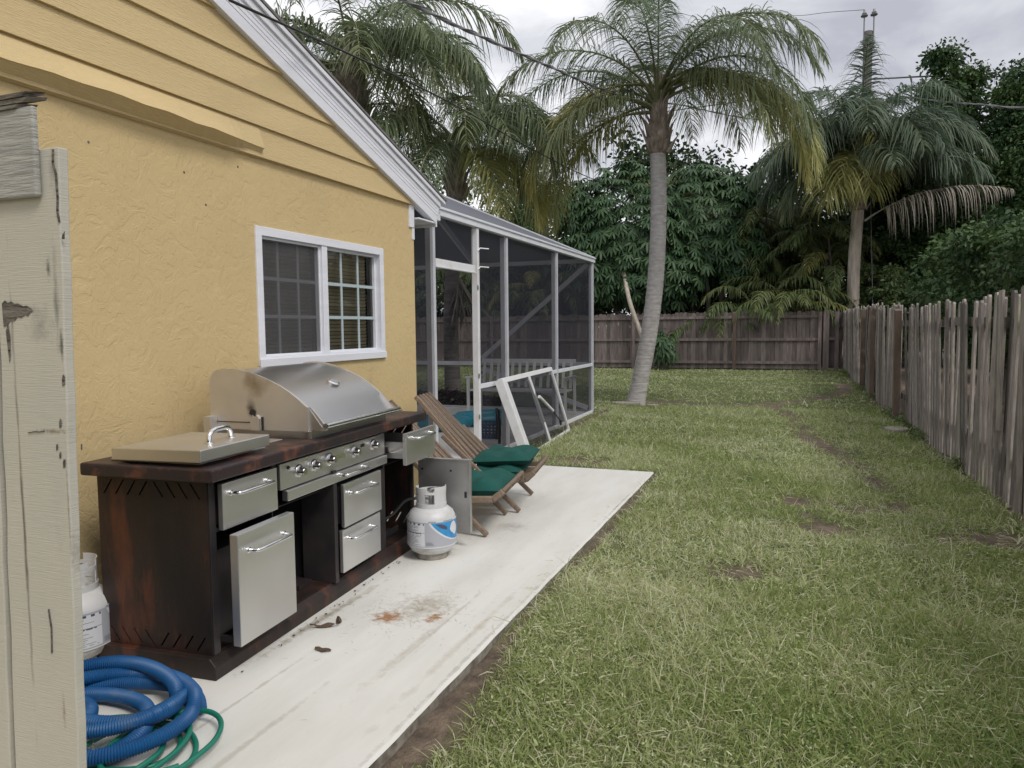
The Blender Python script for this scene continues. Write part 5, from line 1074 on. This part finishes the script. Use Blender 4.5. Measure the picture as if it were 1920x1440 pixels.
areca('areca palm clump near the right end of the far fence',(.8,28.6,0),34,2.1,9,.1,3.4,1.2)
areca('shaggy areca palm clump left of the umbrella tree',(-8.8,28.0,0),44,2.3,10,.1,3.6,1.4)
areca('areca palm clump seen through the enclosure mesh',(-11.8,27.5,0),44,2.4,12,.05,3.2,1.6)
areca('tall yellow-green areca palm clump behind the umbrella trees',(-4.4,30.4,0),56,2.6,14,.3,5.2,2.2)
areca('tall feathery areca palm clump to the left of the pale palm',(.2,30.6,0),56,2.6,15,.25,4.8,2.0)
tree('broadleaf_tree','mid green broadleaf tree filling the gap behind the areca palms','tree',(-1.6,32.5,0),8,[((0,0,4.0),(3.4,2.0,2.8),1)],'leaf_dark',.2,.5,120,.7,150,91,.2)
# far wood: one dark mass behind everything
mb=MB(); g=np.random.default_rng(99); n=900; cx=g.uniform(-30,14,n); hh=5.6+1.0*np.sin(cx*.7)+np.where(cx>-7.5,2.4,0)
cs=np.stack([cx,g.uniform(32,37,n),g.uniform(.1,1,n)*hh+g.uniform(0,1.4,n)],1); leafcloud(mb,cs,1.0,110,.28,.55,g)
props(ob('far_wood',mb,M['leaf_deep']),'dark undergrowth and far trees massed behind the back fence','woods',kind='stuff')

# ------------------------------------------------------------------ pole, wires
PL=thing('utility_pole','grey wooden utility pole rising behind the pale palm','utility pole',(2.2,31,0))
mb=MB(); mb.tube([(2.2,31,-.1),(2.2,31,6),(2.23,31,12.1)],[.21,.18,.155],14); ob('pole_shaft',mb,M['pole'],PL,smooth=60)
for x in (2.08,2.40):
    mb=MB(); mb.tube([(x,30.93,11.5),(x,30.93,12.6)],.025,8); mb.bar((x,30.93,11.9),(2.23,31,11.9),.04,.05); mb.lathe([(.03,0),(.11,.02),(.13,.06),(.07,.10),(.09,.13),(.05,.18),(.04,.25)],(x,30.93,12.6),16); ob('insulator',mb,M['ceramic'],PL,smooth=50)
mb=MB(); mb.tube([(2.1,30.82,8.5),(2.16,30.82,11.8)],.02,6); mb.box((2.0,30.8,11.6),(2.46,30.85,11.68)); ob('conduit',mb,M['pole'],PL)
mb=MB(); mb.tube([(2.30,27.2,2.0),(2.28,28.5,5),(2.25,30.85,10)],.014,6); mb.tube([(2.30,27.2,1.2),(2.30,27.2,2.1)],.04,8); ob('guy_wire',mb,M['wire_grey'],PL)
def wire(pts,r,m,label,twist=0):
    P=spline(pts,14); mb=MB(); base=tuple(P[0]); mb.tube(P,r,6)
    if twist:
        s=np.arange(len(P))*.6; mb.tube(P+np.stack([np.cos(s),np.zeros(len(P)),np.sin(s)],1)*r*1.1,r*.6,5); mb.tube(P+np.stack([np.cos(s+2.5),np.zeros(len(P)),np.sin(s+2.5)],1)*r*1.5,r*.4,5)
    props(ob('overhead_wire',mb,M[m],smooth=60,base=base),label,'wire',group='overhead wires')
wire([(-2.755,3.2,3.14),(-3.2,5.5,3.56),(-3.6,8,3.93),(-3.85,11,4.17),(-3.85,15,4.4),(-3.2,20,4.6),(-1.7,26,5.05),(.55,30,6.2)],.008,'wire','thin black cable sagging from the roof edge across the yard to the trees')
wire([(-2.95,5,3.975),(-3.03,6.5,4.26),(-3.05,8,4.54),(-3.1,10,4.93),(-3.15,12,5.32),(-3.08,15,5.9),(-2.6,18,6.55),(-1.5,23,7.4),(-.4,27,8.3),(2.1,30.8,9.95)],.013,'wire_grey','thick twisted service cable running from the pole over the palm to the house',1)
wire([(-3.12,11,5.13),(-3.30,13,5.42),(-3.1,15,5.63),(-2.7,17.5,6.4)],.011,'wire_grey','loose cable loop hanging under the thick service cable')
wire([(-6,30.5,9.9),(-2.155,30.5,9.98),(-.8,30.5,10.02),(2.2,30.8,10.1)],.02,'wire_grey','straight grey line reaching the pole from the left')
wire([(2.3,30.8,9.9),(3.9,26,8.07),(4.07,22,6.9),(3.98,17,5.5),(3.9,13,4.6)],.016,'wire_grey','twisted cable dropping from the pole to the right in front of the evergreens',1)
wire([(2.3,31,10.4),(4.38,31,10.25),(6.34,31,10.0),(12,31,9.5)],.03,'wire_grey','straight thick cable leaving the pole to the right')
wire([(-10,55,19),(-2.62,40,16.2),(.29,35,14.5),(2.08,31,12.9)],.012,'wire_grey','thin top line running up left from the pole insulators')

# ------------------------------------------------------------------ sky, sun, camera
w=bpy.data.worlds.new("World"); sc.world=w; w.use_nodes=True; nt=w.node_tree; N=nt.nodes; Lk=nt.links.new; bg=N['Background']
SE,SR=R(50),R(200)
sk=N.new('ShaderNodeTexSky'); sk.sky_type='NISHITA'; sk.sun_disc=False; sk.sun_elevation=SE; sk.sun_rotation=SR; sk.dust_density=3
tc=N.new('ShaderNodeTexCoord'); mp=N.new('ShaderNodeMapping'); mp.inputs['Scale'].default_value=(1,1,2.2); mp.inputs['Location'].default_value=(.35,.1,.2); Lk(tc.outputs['Generated'],mp.inputs[0])
nz=N.new('ShaderNodeTexNoise'); nz.inputs['Scale'].default_value=3.4; nz.inputs['Detail'].default_value=7; nz.inputs['Roughness'].default_value=.52; nz.inputs['Distortion'].default_value=.3; Lk(mp.outputs[0],nz.inputs[0])
rp=N.new('ShaderNodeValToRGB'); cr=rp.color_ramp; cr.elements[0].position=.34; cr.elements[0].color=(5.4,5.5,6.2,1); cr.elements[1].position=.64; cr.elements[1].color=(14.,14.,14.2,1); e=cr.elements.new(.48); e.color=(8.0,8.1,8.6,1)
Lk(nz.outputs['Fac'],rp.inputs[0])
mx=N.new('ShaderNodeMix'); mx.data_type='RGBA'; mx.inputs[0].default_value=.92; Lk(sk.outputs[0],mx.inputs[6]); Lk(rp.outputs[0],mx.inputs[7]); Lk(mx.outputs[2],bg.inputs['Color']); bg.inputs['Strength'].default_value=.085
sl=bpy.data.lights.new('sun','SUN'); sl.energy=1.5; sl.angle=R(16); sl.color=(1,.965,.91); so=bpy.data.objects.new('sun',sl); col.objects.link(so)
az=R(25); # sun direction: from above the yard, right and slightly behind the camera
d=Vector((math.cos(SE)*.85,-math.cos(SE)*.53,math.sin(SE))); so.rotation_euler=d.to_track_quat('Z','Y').to_euler(); so.location=(6,-4,12)
sk.sun_rotation=math.atan2(d.x,d.y)

def cam_axes(yaw,pitch,roll):
    y,p,r=map(R,(yaw,pitch,roll)); F=Vector((-math.sin(y)*math.cos(p),math.cos(y)*math.cos(p),-math.sin(p))); R0=Vector((math.cos(y),math.sin(y),0)); U0=R0.cross(F)
    return F,R0*math.cos(r)+U0*math.sin(r),-R0*math.sin(r)+U0*math.cos(r)
F,RR,U=cam_axes(20.9,4.33,-.55)
cd=bpy.data.cameras.new('camera'); cd.sensor_width=36; cd.lens=36*1400/1920; cd.clip_start=.05; cd.clip_end=2000
co=bpy.data.objects.new('camera',cd); col.objects.link(co)
co.matrix_world=Matrix(((RR.x,U.x,-F.x,0),(RR.y,U.y,-F.y,0),(RR.z,U.z,-F.z,1.45),(0,0,0,1)))
sc.camera=co
sc.view_settings.view_transform='Standard'; sc.view_settings.look='None'; sc.view_settings.gamma=1; sc.view_settings.exposure=0.22
sc.cycles.max_bounces=8; sc.cycles.transparent_max_bounces=24
